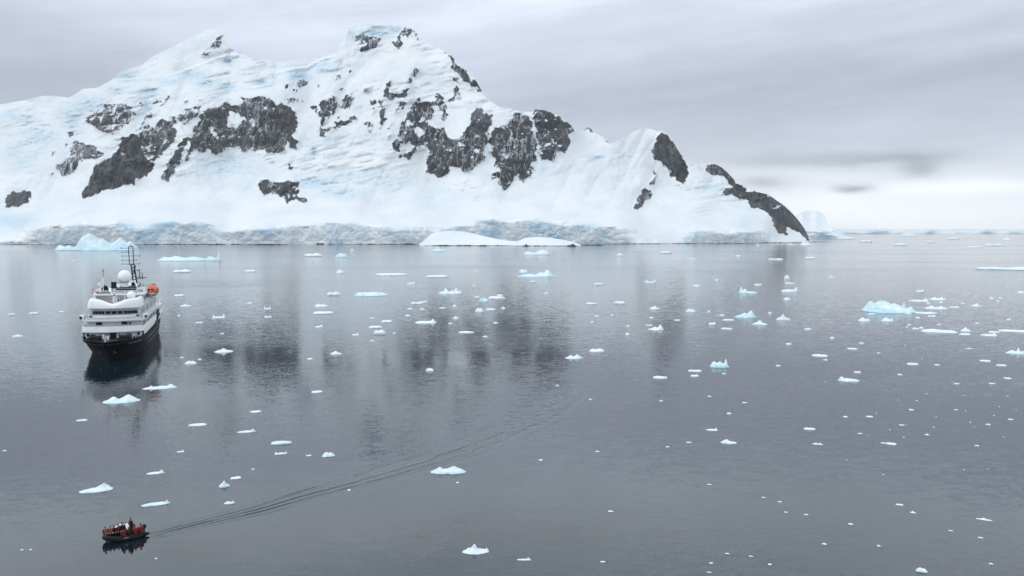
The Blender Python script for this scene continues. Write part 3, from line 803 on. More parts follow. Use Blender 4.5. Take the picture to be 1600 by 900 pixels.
def make_ice(x0, x1, yb, h, kind, blue, label, name='ice_floe', cat='ice floe', group='ice floes adrift on the calm bay', peaks=None, body=None, dshare=None, res=None, dip=0.0):
    global _ice_n
    _ice_n += 1
    rs = random.Random(_ice_n * 7 + 1)
    xc = (x0 + x1) / 2
    b0, pk = KINDS[kind] if kind in KINDS else (body, peaks)
    if peaks is not None:
        pk = peaks
    if body is not None:
        b0 = body
    flat = dshare if dshare is not None else (.5 if kind in 'st' else .36)
    p = sea(xc, yb)
    Y = p.y
    w = (x1 - x0) * Y / FOC
    dep = min(flat * h * Y * Y / (EYE * FOC), w * .85)
    dep = max(dep, w * .22)
    dpx = dep * EYE * FOC / Y ** 2
    hz_ = max(h - dpx, h * .35) * Y / FOC
    wpx = x1 - x0
    if res:
        nr, na = res
    elif wpx > 40: nr, na = 22, 96
    elif wpx > 18: nr, na = 13, 52
    else: nr, na = 6, 22
    r = np.concatenate([np.linspace(0, 1, nr) ** .85, [1.03, .98]])
    th = np.linspace(0, 2 * math.pi, na, endpoint=False)
    R, T = np.meshgrid(r, th, indexing='ij')
    sd_ = _ice_n * 13
    # uneven outline
    rough = 1 + (.34 if kind in 'st' else .22) * fbm(np.cos(T) * 1.5 + 5, np.sin(T) * 1.5 + sd_, 2, sd_) + .12 * fbm(np.cos(T) * 5 + 5, np.sin(T) * 5, 2, sd_ + 1)
    ct, st = np.cos(T), np.sin(T)
    ex = .82 if kind in 'st' else 1.0
    cx = np.sign(ct) * np.abs(ct) ** ex; cy = np.sign(st) * np.abs(st) ** ex
    U = cx * R * (rough * .5 + .5); V = cy * R * rough
    U = np.clip(U, -1.02, 1.02)
    z = np.full(U.shape, b0) * (1 + .35 * fbm(U * 2.2 + sd_, V * 2.2, 3, sd_ + 2))
    u01 = (U + 1) / 2
    for (pc, pw, ph, pv_, pd) in pk:
        pc = pc + rs.uniform(-.03, .03) if wpx < 60 else pc
        q = np.sqrt(((u01 - pc) / pw) ** 2 + ((V - pv_) / pd) ** 2)
        z = np.maximum(z, b0 * .6 + (ph + b0 * .4) * np.exp(-q ** 1.6) * (1 + .12 * fbm(U * 9, V * 5, 2, sd_ + 5)))
    z = z * (1 + (.05 if wpx > 60 else .12) * ridge(U * 4.5 + sd_, V * 2.5, 3, sd_ + 3))
    edge = 1 - .72 * sm(R, .70, 1.0) ** 1.3 if kind not in 'st' else 1 - .35 * sm(R, .8, 1.0)
    z = z * edge
    zmax = z.max()
    z = z / zmax * hz_
    z = np.maximum(z, .05)
    z[-2] = np.minimum(z[-2] * .2, .10) ; z[-1] = -0.5 - .1 * hz_
    X = U * w / 2; Yl = V * dep / 2 + dep / 2
    bl = blue * (.55 + .8 * fbm(U * 2.5 + 3, V * 2 + sd_, 3, sd_ + 8) + .55 * sm(.35 - z / hz_, -.1, .35))
    bl = np.clip(bl, 0, 1)
    v = np.stack([X.ravel(), Yl.ravel(), z.ravel()], 1)
    nt = len(r)
    i = np.arange(nt - 1)[:, None] * na + np.arange(na)[None, :]
    j = np.arange(nt - 1)[:, None] * na + (np.arange(na)[None, :] + 1) % na
    f = np.stack([i.ravel(), (i + na).ravel(), (j + na).ravel(), j.ravel()], 1)
    o = mesh_obj(name, v, f, M_ICE, attrs={'blue': bl}, smooth=wpx > 16)
    o.location = (p.x, p.y, 0)
    o.rotation_euler = (0, 0, -math.atan2(p.x, p.y))
    tag(o, label, cat, group)
    return o


# the icebergs
make_ice(121, 214, 391.5, 29, 'x', 1.0, 'big twin-peaked pale blue iceberg behind the ship mast, in front of the ice cliff', 'iceberg', 'iceberg', None,
         peaks=[(.22, .24, .95, .1, .6), (.40, .22, .60, 0, .6), (.70, .17, .66, 0, .6), (.86, .16, .42, -.1, .6)], body=.10, dshare=.16, res=(40, 200))
make_ice(86, 128, 391.5, 10, 'x', .9, 'low flat tongue of pale blue ice at the left foot of the twin-peaked iceberg', 'iceberg', 'iceberg', None,
         peaks=[(.2, .2, .7, 0, .6), (.55, .2, .5, 0, .6), (.85, .2, .6, 0, .5)], body=.35, dshare=.2)
make_ice(248, 326, 408, 9.5, 'x', .95, 'long low blue iceberg right of the ship mast, flat on top', 'iceberg', 'iceberg', None,
         peaks=[(.12, .12, .75, 0, .6), (.35, .2, .9, 0, .6), (.7, .2, .7, 0, .6)], body=.5, dshare=.3)
make_ice(322, 347, 407.5, 16, 'x', .85, 'small upright horned iceberg at the right end of the long low blue one', 'iceberg', 'iceberg', None,
         peaks=[(.80, .09, .8, 0, .5), (.3, .3, .25, 0, .6)], body=.18, dshare=.2)
make_ice(1346, 1431, 489.5, 24, 'x', 1.1, 'rounded turquoise iceberg with a pointed knob, largest ice on the right side', 'iceberg', 'iceberg', None,
         peaks=[(.18, .17, .72, 0, .6), (.40, .22, .80, .1, .7), (.60, .2, .55, .1, .6), (.765, .035, .85, .2, .3), (.90, .07, .55, -.2, .4)], body=.22, dshare=.42, res=(44, 190))
make_ice(808, 867, 433, 13, 'x', .85, 'wedge of blue ice below the snowy islets, thin at left and peaked at right', 'iceberg', 'iceberg', None,
         peaks=[(.84, .12, .8, 0, .6), (.62, .16, .45, 0, .6), (.35, .2, .25, 0, .6)], body=.10, dshare=.3)
make_ice(1531, 1624, 422, 6.5, 's', .8, 'long flat blue slab of ice cut by the right edge of the photo', 'iceberg', 'iceberg', None, dshare=.35)
make_ice(818, 859, 398.3, 8.5, 'x', .45, 'angular white iceberg just below the snow-covered islets', 'iceberg', 'iceberg', None,
         peaks=[(.95, .12, .8, 0, .7), (.7, .2, .6, 0, .7), (.15, .2, .35, 0, .6)], body=.35, dshare=.2)
make_ice(673, 698, 393, 8, 'p', .8, 'small greyish-blue iceberg just off the left islet', 'iceberg', 'iceberg', None)
make_ice(553, 607, 463, 9, 'x', .7, 'thick floating slab with turquoise left end, largest ice in the centre', 'ice_floe', 'ice floe', None,
         peaks=[(.12, .12, .4, 0, .6), (.55, .3, .3, 0, .6)], body=.7, dshare=.4)
make_ice(1408, 1433, 369, 7.5, 'x', .5, 'white tilted iceberg far off in front of the distant coast', 'iceberg', 'iceberg', None,
         peaks=[(.25, .2, .8, 0, .6), (.6, .3, .5, 0, .6)], body=.2, dshare=.15)
make_ice(1250, 1268, 383, 5, 'b', .5, 'pale growler touching the dark rock at the tip of the mountain', 'iceberg', 'iceberg', None)

FLOES = [
    # left third
    (270, 297, 426, 6, 's', .3, 'flat white floe just right of the white radar dome'), (382, 400, 425, 4, 's', .2, 'faint flat floe left of centre under the glacier front'),
    (13, 23, 493, 4, 's', .3, 'dark-edged little floe nearest the left photo edge, level with the bridge'), (46, 59, 491, 4, 's', .2, 'pale little floe just right of the one at the left edge'),
    (20, 36, 526, 5, 'p', .3, 'small floe left of the ship bow, near the left edge'), (272, 287, 463, 4, 's', .2, 'thin floe right of the orange lifeboat'),
    (281, 298, 479, 5, 'p', .4, 'small mound of ice right of the ship, under the thin one'), (332, 352, 497, 8, 'u', .2, 'crescent-shaped floe with two raised ends, right of the ship'),
    (335, 364, 551, 9, 'p', .4, 'bright floe with low hump, right of the ship bow'), (289, 307, 569, 7, 'b', .4, 'blocky white floe right of the ship bow, below two specks'),
    (306, 316, 505, 3, 's', .2, 'thin sliver under the crescent-shaped floe'),
    (163, 217, 630, 17, 'x', .75, 'large humped white-and-blue floe directly below the ship reflection'), (224, 275, 608, 9, 'x', .4, 'long low jagged floe at the lower right of the ship reflection'),
    (120, 136, 658, 4, 's', .3, 'small oval floe alone left of centre, under the ship bow'), (295, 323, 666, 6, 's', .4, 'flat oval floe above the old ripples'),
    (371, 400, 676, 7, 'r', .5, 'pale blue floe with a raised right end, left of centre'), (424, 455, 695, 8, 't', .6, 'smooth oval blue-rimmed floe left of centre'),
    (429, 449, 710, 6, 'u', .4, 'small boat-shaped floe just under the smooth oval one'), (503, 524, 714, 10, 'b', .5, 'chunky lump of ice nearly at the photo centre line, left'),
    (487, 504, 614, 5, 's', .3, 'small flat floe left of centre, above the wake'), (391, 408, 645, 5, 's', .2, 'thin white floe above the raised-right-end one'),
    (276, 288, 707, 5, 'r', .3, 'small floe on the ripples, above the boat'), (230, 256, 741, 8, 'r', .4, 'stepped white floe above the boat'),
    (126, 175, 769, 16, 'x', .5, 'large white floe with raised right half, upper left of the boat'), (222, 264, 790, 10, 'x', .6, 'flat blue-white floe with curled tip, just above the boat'),
    (342, 359, 762, 14, 'p', .5, 'upright little peak of ice right of the boat'), (360, 377, 749, 6, 's', .3, 'small flat piece right of the upright peak'),
    (350, 367, 788, 8, 'w', .4, 'small floe with a thin spike just above the wake'), (177, 209, 827, 12, 'x', .25, 'bright white floe directly behind the boat passengers'),
    # centre
    (476, 503, 401, 6, 's', .3, 'flat white floe left of the pair close under the ice cliff'), (524, 545, 402, 7, 'b', .9, 'bright blue chunk close under the ice cliff'),
    (525, 539, 427, 8, 'p', .4, 'little peaked floe above the long thin slab'), (586, 636, 430.5, 4.5, 't', .2, 'long thin slab with dark edge, left of centre'),
    (664, 701, 433.5, 5, 's', .2, 'thin wavy slab right of the long dark-edged one'), (635, 649, 443, 4, 'r', .1, 'thin sliver under the gap between two long slabs'),
    (511, 531, 462, 7, 's', .3, 'pale rough floe left of the largest central slab'), (685, 722, 460, 12, 'g', .5, 'loose cluster of jagged turquoise bits right of the central slab'),
    (490, 512, 479, 6, 'g', .1, 'row of little white bits left of centre'), (490, 521, 491, 6, 't', .3, 'smooth lens-shaped slab below the row of little bits'),
    (412, 423, 483, 6, 'u', .1, 'small horned bit left of centre, upper of two'), (413, 424, 496, 5, 'u', .1, 'small horned bit left of centre, lower of two'),
    (492, 505, 511.5, 5, 'r', .2, 'little wedge of ice under the lens-shaped slab'), (595, 613, 504, 5, 's', .2, 'thin slab right of the faint pair near the centre'),
    (576, 597, 513, 5, 't', .4, 'straight-edged short slab under the central pair'), (584, 602, 523, 9, 's', .4, 'tilted pale block below the straight-edged short slab'),
    (550, 561, 524, 5, 'r', .2, 'little grey-edged floe left of the tilted pale block'), (642, 661, 475.5, 5, 's', .3, 'flat bit above right of the central scatter'),
    (648, 682, 505.5, 9, 'r', .4, 'slab with a peaked right end, middle of the photo'), (748, 764, 472, 8, 'b', 1.0, 'bright turquoise lump beside a thin white slab'),
    (763, 789, 467.5, 6, 't', .1, 'thin white slab touching the turquoise lump on its right'), (742, 756, 487.5, 7, 'b', .3, 'small white chunk under the turquoise lump'),
    (717, 741, 520.5, 4, 't', .1, 'thin white line of ice in the dark reflection, right of centre'), (707, 717, 498, 5, 'p', .2, 'small peak of ice left of the thin white line'),
    (758, 774, 484.5, 3, 't', .1, 'thin strip right of the small white chunk'), (516, 534, 554, 7, 'p', .4, 'triangular white floe alone left of centre'),
    (665, 678, 580, 6, 'b', .4, 'small bright floe alone in the middle of the dark reflection'), (673, 728, 741, 16, 'x', .75, 'largest foreground floe, blue and humped, right of the wake'),
    (722, 764, 866, 21, 'x', .35, 'white floe with a pointed peak at the bottom centre'), (808, 830, 876, 6, 'r', .3, 'small flat floe right of the pointed one at the bottom'),
    (810, 826, 427, 7, 'b', .7, 'pale blue lump behind the left end of the blue wedge'), (828, 837, 441, 3, 's', .2, 'sliver under the blue wedge'),
    # right of centre
    (963, 974, 400, 5, 'b', .4, 'tiny berg under the right part of the ice cliff'), (1031, 1049, 396, 4, 's', .2, 'flat floe under the right part of the ice cliff'),
    (1008, 1025, 442.5, 7, 'u', .6, 'blue jagged floe in the pale water right of centre'), (928, 943, 445.5, 4, 't', .1, 'dull thin floe right of centre, left of the blue jagged one'),
    (916, 933, 476, 4, 't', .2, 'thin slab right of centre, left of a longer one'), (959, 977, 475, 5, 't', .2, 'longer thin slab with a small step, right of centre'),
    (1015, 1031, 483.5, 7, 'p', .4, 'rough pointed floe right of centre, above the ramp-shaped one'), (1071, 1088, 488, 6, 'b', .6, 'smooth bluish lump left of the curved berg bits'),
    (1012, 1037, 516, 10, 'x', .55, 'ramp-shaped floe rising to a broken right end'), (977, 984, 524, 5, 'b', .2, 'white nugget left of the ramp-shaped floe'),
    (1154, 1183, 459, 12, 'x', .7, 'boomerang-shaped blue floe with its left end up'), (1147, 1182, 497, 14, 'x', 1.0, 'rounded blue floe with high right side, left of the turquoise iceberg'),
    (1176, 1199, 508, 9, 'p', .5, 'pointed pale floe just under the rounded blue floe'), (1127, 1144, 515, 4, 't', .2, 'thin straight sliver left of the pointed pale floe'),
    (1178, 1190, 446, 3, 't', .1, 'thin bit above the boomerang-shaped floe'), (1130, 1147, 501, 3, 't', .1, 'narrow white strip left of the rounded blue floe'),
    (1107, 1119, 508, 5, 's', .3, 'small oval floe above the thin straight sliver'), (883, 911, 561, 9, 'd', .6, 'two-humped white floe right of the dark mountain reflection'),
    (921, 944, 551, 8, 's', .3, 'smooth pale floe right of the two-humped one'), (1109, 1139, 575, 17, 'x', .95, 'bright blue floe with a curled horn on its right'),
    (1075, 1096, 581, 4.5, 's', .2, 'flat white strip left of the curled blue floe, upper of two'), (1079, 1092, 589, 5, 's', .2, 'short white bit left of the curled blue floe, lower of two'),
    (1021, 1042, 592, 6, 't', .5, 'blunt little slab alone right of centre'),
    # far right
    (1225, 1234, 436, 7, 'b', .2, 'snowball-like bit above the wedge near the mountain tip'), (1227, 1242, 443.5, 2.5, 't', .1, 'thread-thin strip above the wedge-shaped floe'),
    (1220, 1248, 456, 9, 'r', .4, 'wedge-shaped white floe with a tall right end'), (1224, 1236, 469, 5, 'b', .7, 'small blue bit under the wedge-shaped floe'),
    (1213, 1235, 500.5, 11, 'p', .6, 'spiky blue-white floe left of the turquoise iceberg'), (1257, 1268, 516, 4, 's', .3, 'little white oval right below the spiky floe'),
    (1228, 1237, 539, 4, 's', .2, 'small flat bit above the long bright strip on the right'), (1268, 1293, 557.5, 5, 't', .2, 'bright straight strip of ice on the right'),
    (1341, 1359, 502.5, 8, 'w', .2, 'swan-like white bit with upturned neck, left one of two under the turquoise iceberg'), (1377, 1396, 502.5, 8, 'w', .3, 'swan-like white bit with upturned neck, right one of two under the turquoise iceberg'),
    (1357, 1368, 492, 3, 't', .1, 'small white bit tucked under the left foot of the turquoise iceberg'), (1422, 1451, 471, 6, 'r', .2, 'curved white slab trailing right from the turquoise iceberg'),
    (1452, 1477, 468.5, 6, 'g', .3, 'broken white bits at the end of the curved slab'), (1445, 1480, 483, 7, 'g', .5, 'cluster of blue brash right of the turquoise iceberg'),
    (1430, 1463, 490.5, 4.5, 's', .2, 'flat strip at the right foot of the turquoise iceberg'), (1450, 1462, 495.5, 4, 's', .2, 'short white bit under the flat strip'),
    (1518, 1533, 479, 6, 'p', .3, 'pointed white bit among brash on the far right'), (1432, 1444, 457, 4.5, 's', .2, 'little flat floe alone above the turquoise iceberg'),
    (1484, 1499, 481, 3, 's', .2, 'thin white bit between the blue brash and the pointed bit'),
    (1442, 1494, 520, 7.5, 'x', .35, 'long tapering white slab on the right'), (1501, 1517, 518.5, 9, 'p', .4, 'small peak right of the long tapering slab'),
    (1499, 1516, 523.5, 3.5, 't', .1, 'thin strip under the small peak on the right'), (1533, 1557, 525, 7, 'r', .5, 'blue-edged floe near the right edge, lower of two'),
    (1546, 1563, 520.5, 4, 't', .1, 'thin plate behind the blue-edged floe near the right edge'), (1562, 1616, 519.5, 6, 's', .2, 'white slab cut by the right photo edge, below the long blue slab'),
    (1573, 1602, 553.5, 13, 'x', .7, 'peaked blue floe with dark foot at the right edge'), (1417, 1435, 570.5, 5, 's', .3, 'small slanted slab right, below the long tapering one'),
    (1334, 1345, 583, 4, 's', .3, 'little flat bit above the stepped floe on the right'), (1310, 1342, 596.5, 10, 'x', .75, 'stepped blue-white floe right of the curled one'),
    (1103, 1122, 673, 6, 'r', .3, 'thin crooked strip above the smooth bright lump'), (1126, 1151, 693.5, 9, 'x', .6, 'smooth bright lump with a tail, lower right of centre'),
    (1256, 1274, 672, 5, 's', .3, 'oval white bit lower right, above a dim pair'), (1269, 1286, 695, 4.5, 'g', .2, 'dim pair of bits on the lower right'),
    (1385, 1400, 695.5, 5.5, 's', .3, 'clean white oval on the lower right'), (1431, 1449, 894.5, 10, 'b', .4, 'round white lump at the very bottom right'),
    (1400, 1411, 790, 4, 's', .2, 'small white bit in the lower right, upper one'), (1526, 1549, 813, 5, 'p', .2, 'thin floe with tiny hump near the lower right edge'),
    (1531, 1547, 565, 4, 's', .2, 'faint flat bit left of the peaked blue floe'), (1540, 1566, 384, 3.5, 's', .3, 'far white slab under the distant mountain'),
    (1511, 1535, 387, 2.5, 't', .0, 'far dark-edged strip left of the far white slab'), (1566, 1580, 375, 5, 'p', .3, 'far little berg at the distant shoreline'),
    (1397, 1416, 383.5, 4, 's', .3, 'far flat floe below the tilted white iceberg'), (1448, 1460, 379, 3, 's', .2, 'far small floe right of the tilted white iceberg'),
    (1257, 1273, 404.5, 4, 's', .3, 'small dark-edged floe right of the mountain tip reflection'), (1344, 1362, 378.5, 3.5, 's', .3, 'far low floe between headland and distant coast'),
    (1310, 1334, 374, 4, 's', .4, 'flat floe at the foot of the far headland'), (1480, 1498, 374.5, 3.5, 's', .3, 'far thin floe left of the distant small berg'),
    (1200, 1223, 406, 3, 's', .2, 'faint thin floe in the mountain tip reflection'),
    (1557, 1572, 572, 4, 's', .2, 'flat grey-white bit under the peaked blue floe'),
    (1325, 1339, 546, 3, 't', .1, 'pale sliver between the two bright strips on the right'),
]
SPECIAL = {
    163: ([(.30, .13, .62, 0, .5), (.55, .10, .42, .1, .5), (.68, .17, .80, .1, .6)], .22), 224: ([(.28, .05, .6, 0, .5), (.55, .2, .3, 0, .5), (.85, .12, .7, 0, .5)], .25),
    126: ([(.72, .2, .75, .3, .4), (.3, .3, .12, -.2, .5)], .25), 222: ([(.93, .05, .8, 0, .4), (.4, .3, .25, 0, .6)], .35), 177: ([(.35, .22, .8, .1, .7), (.7, .2, .7, 0, .6)], .4),
    673: ([(.24, .12, .6, 0, .6), (.30, .03, .35, .2, .2), (.68, .22, .62, .1, .6)], .35), 722: ([(.45, .13, .85, 0, .5), (.28, .15, .35, 0, .5), (.93, .06, .5, .1, .4)], .20),
    1012: ([(.92, .07, .55, 0, .5), (.75, .15, .75, 0, .6), (.45, .2, .4, 0, .5)], .12), 1154: ([(.14, .10, .85, 0, .5), (.32, .14, .4, 0, .5)], .22),
    1147: ([(.75, .16, .85, 0, .6), (.45, .2, .45, 0, .6)], .25), 1109: ([(.86, .09, .75, .2, .5), (.52, .18, .45, 0, .6), (.22, .2, .38, 0, .6)], .4),
    1442: ([(.3, .3, .35, 0, .6)], .5), 1573: ([(.62, .09, .85, 0, .5), (.3, .2, .35, 0, .5), (.85, .12, .3, 0, .5)], .25),
    1310: ([(.15, .14, .6, 0, .6), (.4, .1, .3, 0, .5)], .38), 1126: ([(.4, .2, .8, 0, .6), (.15, .1, .3, 0, .5)], .25),
}
for f in FLOES:
    if f[4] == 'x':
        pk, bd = SPECIAL[f[0]]
        make_ice(*f, peaks=pk, body=bd, dshare=.42)
    else:
        make_ice(*f)

# specks of ice: the ones that can be picked out, then the thin scatter of the smallest
SPECKS = [(92,100,488,3),(277,282,494,3),(385,395,474,3),(344,350,522,3),(309,315,562,3),(281,287,559,3),(112,122,408,2),(4,10,705,3),(32,37,860,4),(46,50,860,4),(242,246,874,4),
    (393,398,734,4),(478,487,713,4),(547,553,392,4),(742,747,423,2),(577,586,498,3),(578,585,533,3),(613,619,521,3),(658,668,473,4),(636,645,483,3),(656,664,484,4),(686,696,482,3),(707,714,479,4),
    (632,642,494,4),(741,750,465,3),(776,786,462,3),(782,790,482,4),(754,762,527,4),(700,707,506,3),(770,779,505,3),(480,489,562,4),(738,743,447,3),(850,857,459,4),(1075,1088,405,2),
    (1082,1094,447,3),(953,960,493,3),(928,936,495,3),(923,928,504,3),(1014,1022,497,3),(1053,1063,501,3),(1105,1110,488,4),(1123,1133,493,3),(1009,1020,509,3),(1117,1123,439,4),(978,985,510,3),
    (883,890,384,3),(1200,1206,490,4),(1182,1187,384,3),(1255,1262,384,3),(1296,1303,433,2),(1323,1331,545,3),(938,946,879,4),(950,959,800,4),(712,718,755,4),(543,548,767,4),(1325,1333,820,4),(1284,1292,851,5),
    (1200,1206,883,4),(1135,1143,647,4),(1317,1325,652,4),(1353,1364,652,4),(1072,1081,692,3),(1422,1431,802,6),(1568,1580,592,4),(1430,1438,497,3),(1418,1424,508,4),(1415,1419,512,3),(1425,1436,514,3),
    (1436,1444,513,4),(1415,1424,491,3),(1448,1454,475,3),(1467,1474,473,3),(1501,1508,475,3),(1546,1553,467,4),(1560,1566,466,4),(1508,1515,516,3),(1590,1600,458,5),(1557,1562,471,3),(1523,1529,506,3),
    (1297,1304,529,4),(1370,1376,552,3),(1464,1470,508,3),(1573,1580,500,3),(1508,1520,545,3),(1342,1350,537,3),(1232,1240,382,2),(1150,1158,400,2),(1128,1134,585,3),(1212,1220,572,3),(1286,1294,563,3),
    (1460,1468,571,3),(1402,1410,586,3),(1490,1500,600,3),(1545,1555,600,3),(1420,1428,641,3),(1491,1497,641,3),(1575,1583,656,3),(1540,1548,664,3),(1445,1452,680,4),(1376,1384,693,3),(1523,1530,697,3),
    (1340,1348,678,3),(1405,1413,665,3),(1215,1222,785,3),(1225,1231,801,3),(1256,1263,805,3),(1105,1112,758,3),(1190,1196,778,3),(1133,1140,866,3),(1170,1177,870,3),(1104,1112,895,3),(1108,1114,881,4),
    (1370,1376,854,4),(1482,1489,830,3),(1528,1536,841,3),(1545,1552,882,4),(930,937,706,3),(842,848,720,4),(1040,1046,699,3),(1105,1112,620,3),(1160,1167,630,3),(1030,1036,627,3),(868,874,603,3),(920,925,625,3)]
rs = random.Random(5)
CL = [(1440, 640, 130, 55, 46, 2.2), (1540, 480, 60, 14, 16, 3), (1480, 500, 80, 16, 16, 2.4), (1290, 493, 60, 6, 10, 2), (1340, 700, 200, 40, 16, 2), (1300, 830, 220, 50, 20, 2), (750, 876, 25, 9, 7, 2), (1450, 560, 120, 30, 14, 2),
      (1120, 500, 80, 18, 10, 2), (700, 490, 120, 40, 12, 2)]
for (cx, cy, sx, sy, n, h) in CL:
    for _ in range(n):
        x = rs.gauss(cx, sx * .75); y = rs.gauss(cy, sy * .75)
        if 5 < x < 1595 and 400 < y < 897:
            wd = rs.uniform(1.6, 3.6)
            SPECKS.append((x, x + wd, y, h * rs.uniform(.5, .8)))
SPECKS = SPECKS[:300 - 12 - len(FLOES)]


def zone(s):
    r = 'far' if s[2] < 450 else 'middle' if s[2] < 600 else 'near'
    q = 'left' if s[0] < 533 else 'centre' if s[0] < 1066 else 'right'
    a = {'far': 'upper', 'middle': 'middle', 'near': 'lower'}[r]
    b = {'left': 'left third', 'centre': 'central third', 'right': 'right third'}[q]
    return ('tiny white speck of ice, %s band of water, %s of the photo' % (a, b), 'tiny specks of ice, %s %s water' % (r, q))


for i, s in enumerate(SPECKS):
    make_ice(s[0], s[1], s[2], max(s[3] * .85, 1.2), 'sbp'[i % 3], .15, zone(s)[0], 'ice_fragment', 'ice fragment', zone(s)[1], res=(4, 12))

# ------------------------------------------------------------------ the ship
class MB:
    """collects shapes into one mesh"""
    def __init__(s):
        s.bm = bmesh.new()

    def box(s, x0, x1, y0, y1, z0, z1, bevel=0):
        vs = [s.bm.verts.new(p) for p in ((x0, y0, z0), (x1, y0, z0), (x1, y1, z0), (x0, y1, z0), (x0, y0, z1), (x1, y0, z1), (x1, y1, z1), (x0, y1, z1))]
        for f in ((0, 3, 2, 1), (4, 5, 6, 7), (0, 1, 5, 4), (1, 2, 6, 5), (2, 3, 7, 6), (3, 0, 4, 7)):
            s.bm.faces.new([vs[i] for i in f])
        return s

    def prism(s, pts, z0, z1, inset_top=0.0, cap=True):
        n = len(pts)
        cx = sum(p[0] for p in pts) / n; cy = sum(p[1] for p in pts) / n
        f = 1 - inset_top
        a = [s.bm.verts.new((p[0], p[1], z0)) for p in pts]
        b = [s.bm.verts.new((cx + (p[0] - cx) * f, cy + (p[1] - cy) * f, z1)) for p in pts]
        for i in range(n):
            j = (i + 1) % n
            s.bm.faces.new((a[i], a[j], b[j], b[i]))
        if cap:
            s.bm.faces.new(b); s.bm.faces.new(a[::-1])
        return s

    def wall(s, pts, z0, z1, th=.12, lean=0.0):
        """an upright band that follows an open line; lean moves its top sideways"""
        z0s = z0 if hasattr(z0, '__len__') else [z0] * len(pts)
        z1s = z1 if hasattr(z1, '__len__') else [z1] * len(pts)
        rows = []
        n = len(pts)
        for i, p in enumerate(pts):
            a = Vector(pts[max(i - 1, 0)]); b = Vector(pts[min(i + 1, n - 1)])
            d = (b - a).normalized(); nn = Vector((-d.y, d.x))
            q = Vector(p); o = q + nn * th
            t_ = nn * lean
            rows.append([s.bm.verts.new((q.x, q.y, z0s[i])), s.bm.verts.new((q.x + t_.x, q.y + t_.y, z1s[i])),
                         s.bm.verts.new((o.x + t_.x, o.y + t_.y, z1s[i])), s.bm.verts.new((o.x, o.y, z0s[i]))])
        for r, q in zip(rows, rows[1:]):
            for i in range(4):
                j = (i + 1) % 4
                s.bm.faces.new((r[i], q[i], q[j], r[j]))
        s.bm.faces.new(rows[0][::-1]); s.bm.faces.new(rows[-1])
        return s

    def tube(s, p, q, r, n=6, r2=None):
        p = Vector(p); q = Vector(q); d = (q - p)
        if d.length < 1e-6: return s
        d.normalize()
        u = d.orthogonal().normalized(); v = d.cross(u)
        r2 = r if r2 is None else r2
        a = [s.bm.verts.new(p + (u * math.cos(2 * math.pi * i / n) + v * math.sin(2 * math.pi * i / n)) * r) for i in range(n)]
        b = [s.bm.verts.new(q + (u * math.cos(2 * math.pi * i / n) + v * math.sin(2 * math.pi * i / n)) * r2) for i in range(n)]
        for i in range(n):
            j = (i + 1) % n
            s.bm.faces.new((a[i], a[j], b[j], b[i]))
        s.bm.faces.new(a[::-1]); s.bm.faces.new(b)
        return s

    def path(s, pts, r, n=6):
        for a, b in zip(pts, pts[1:]):
            s.tube(a, b, r, n)
        return s

    def ball(s, c, r, sz=1.0, u=16, v=10, sx=1.0, sy=1.0):
        g = bmesh.ops.create_uvsphere(s.bm, u_segments=u, v_segments=v, radius=r)
        for w in g['verts']:
            w.co = Vector((w.co.x * sx + c[0], w.co.y * sy + c[1], w.co.z * sz + c[2]))
        return s

    def build(s, name, mat, parent=None, smooth=False, bevel=0.0):
        bmesh.ops.recalc_face_normals(s.bm, faces=s.bm.faces)
        if bevel:
            bmesh.ops.bevel(s.bm, geom=s.bm.edges[:], offset=bevel, segments=2, affect='EDGES', clamp_overlap=True)
        me = bpy.data.meshes.new(name)
        s.bm.to_mesh(me); s.bm.free()
        if smooth:
            me.polygons.foreach_set('use_smooth', [True] * len(me.polygons))
        me.materials.append(mat)
        o = bpy.data.objects.new(name, me)
        col.objects.link(o)
        if parent: o.parent = parent
        return o


def empty(name, loc=(0, 0, 0), rz=0.0):
    o = bpy.data.objects.new(name, None)
    o.empty_display_size = .5
    col.objects.link(o)
    o.location = loc; o.rotation_euler = (0, 0, rz)
    return o


def hull_paint():
    m, t, b, out = new_mat('navy_hull_paint')
    tc = t.n('ShaderNodeTexCoord').outputs['Object']
    n = t.noise(t.mapping(tc, scale=(1, .35, 1.6)), .8, 5, .6)
    st = t.noise(t.mapping(tc, scale=(2.5, 2.5, .15)), 1.0, 3, .6)
    c = t.mix(t.sm(n, .4, .7), (.003, .004, .008), (.007, .009, .016))
    c = t.mix(t.m('MULTIPLY', t.sm(st, .6, .75), .25), c, (.08, .07, .065))
    t.set(b, 'Base Color', c); t.set(b, 'Roughness', .5); t.set(b, 'Specular IOR Level', .05)
    return m


M_HULL = hull_paint()
M_WHITE = paint('white_ship_paint', (.90, .905, .91), .45, dirt=.04, scale=.5)
M_CREAM = paint('pale_grey_paint', (.56, .57, .60), .5, dirt=.08, scale=.6)
M_TEAK = paint('weathered_teak_deck', (.42, .35, .33), .7, dirt=.15, scale=1.2)
M_DARK = paint('dark_equipment_paint', (.018, .024, .028), .45, dirt=.1)
M_MAST = paint('black_mast_paint', (.015, .022, .035), .4, dirt=.1)
M_GLASS = paint('dark_window_glass', (.012, .015, .022), .08, dirt=0)
M_ORANGE = paint('orange_lifeboat_shell', (.72, .13, .03), .45, dirt=.12)
M_SCUFF = paint('scuffed_navy_strake', (.055, .06, .075), .5, dirt=.1)
M_STRIPE = paint('pale_hull_lettering', (.22, .23, .25), .5, dirt=.1)
M_REDP = paint('red_rail_paint', (.5, .10, .08), .5, dirt=.1)

SX = -98.35
SHIP = empty('expedition_ship', (SX, 213.2, 0), math.atan2(.291, .957))
SHIP.scale = (.955, 1, 1)
tag(SHIP, 'white expedition ship with navy hull seen from the bow, large radar dome', 'ship')

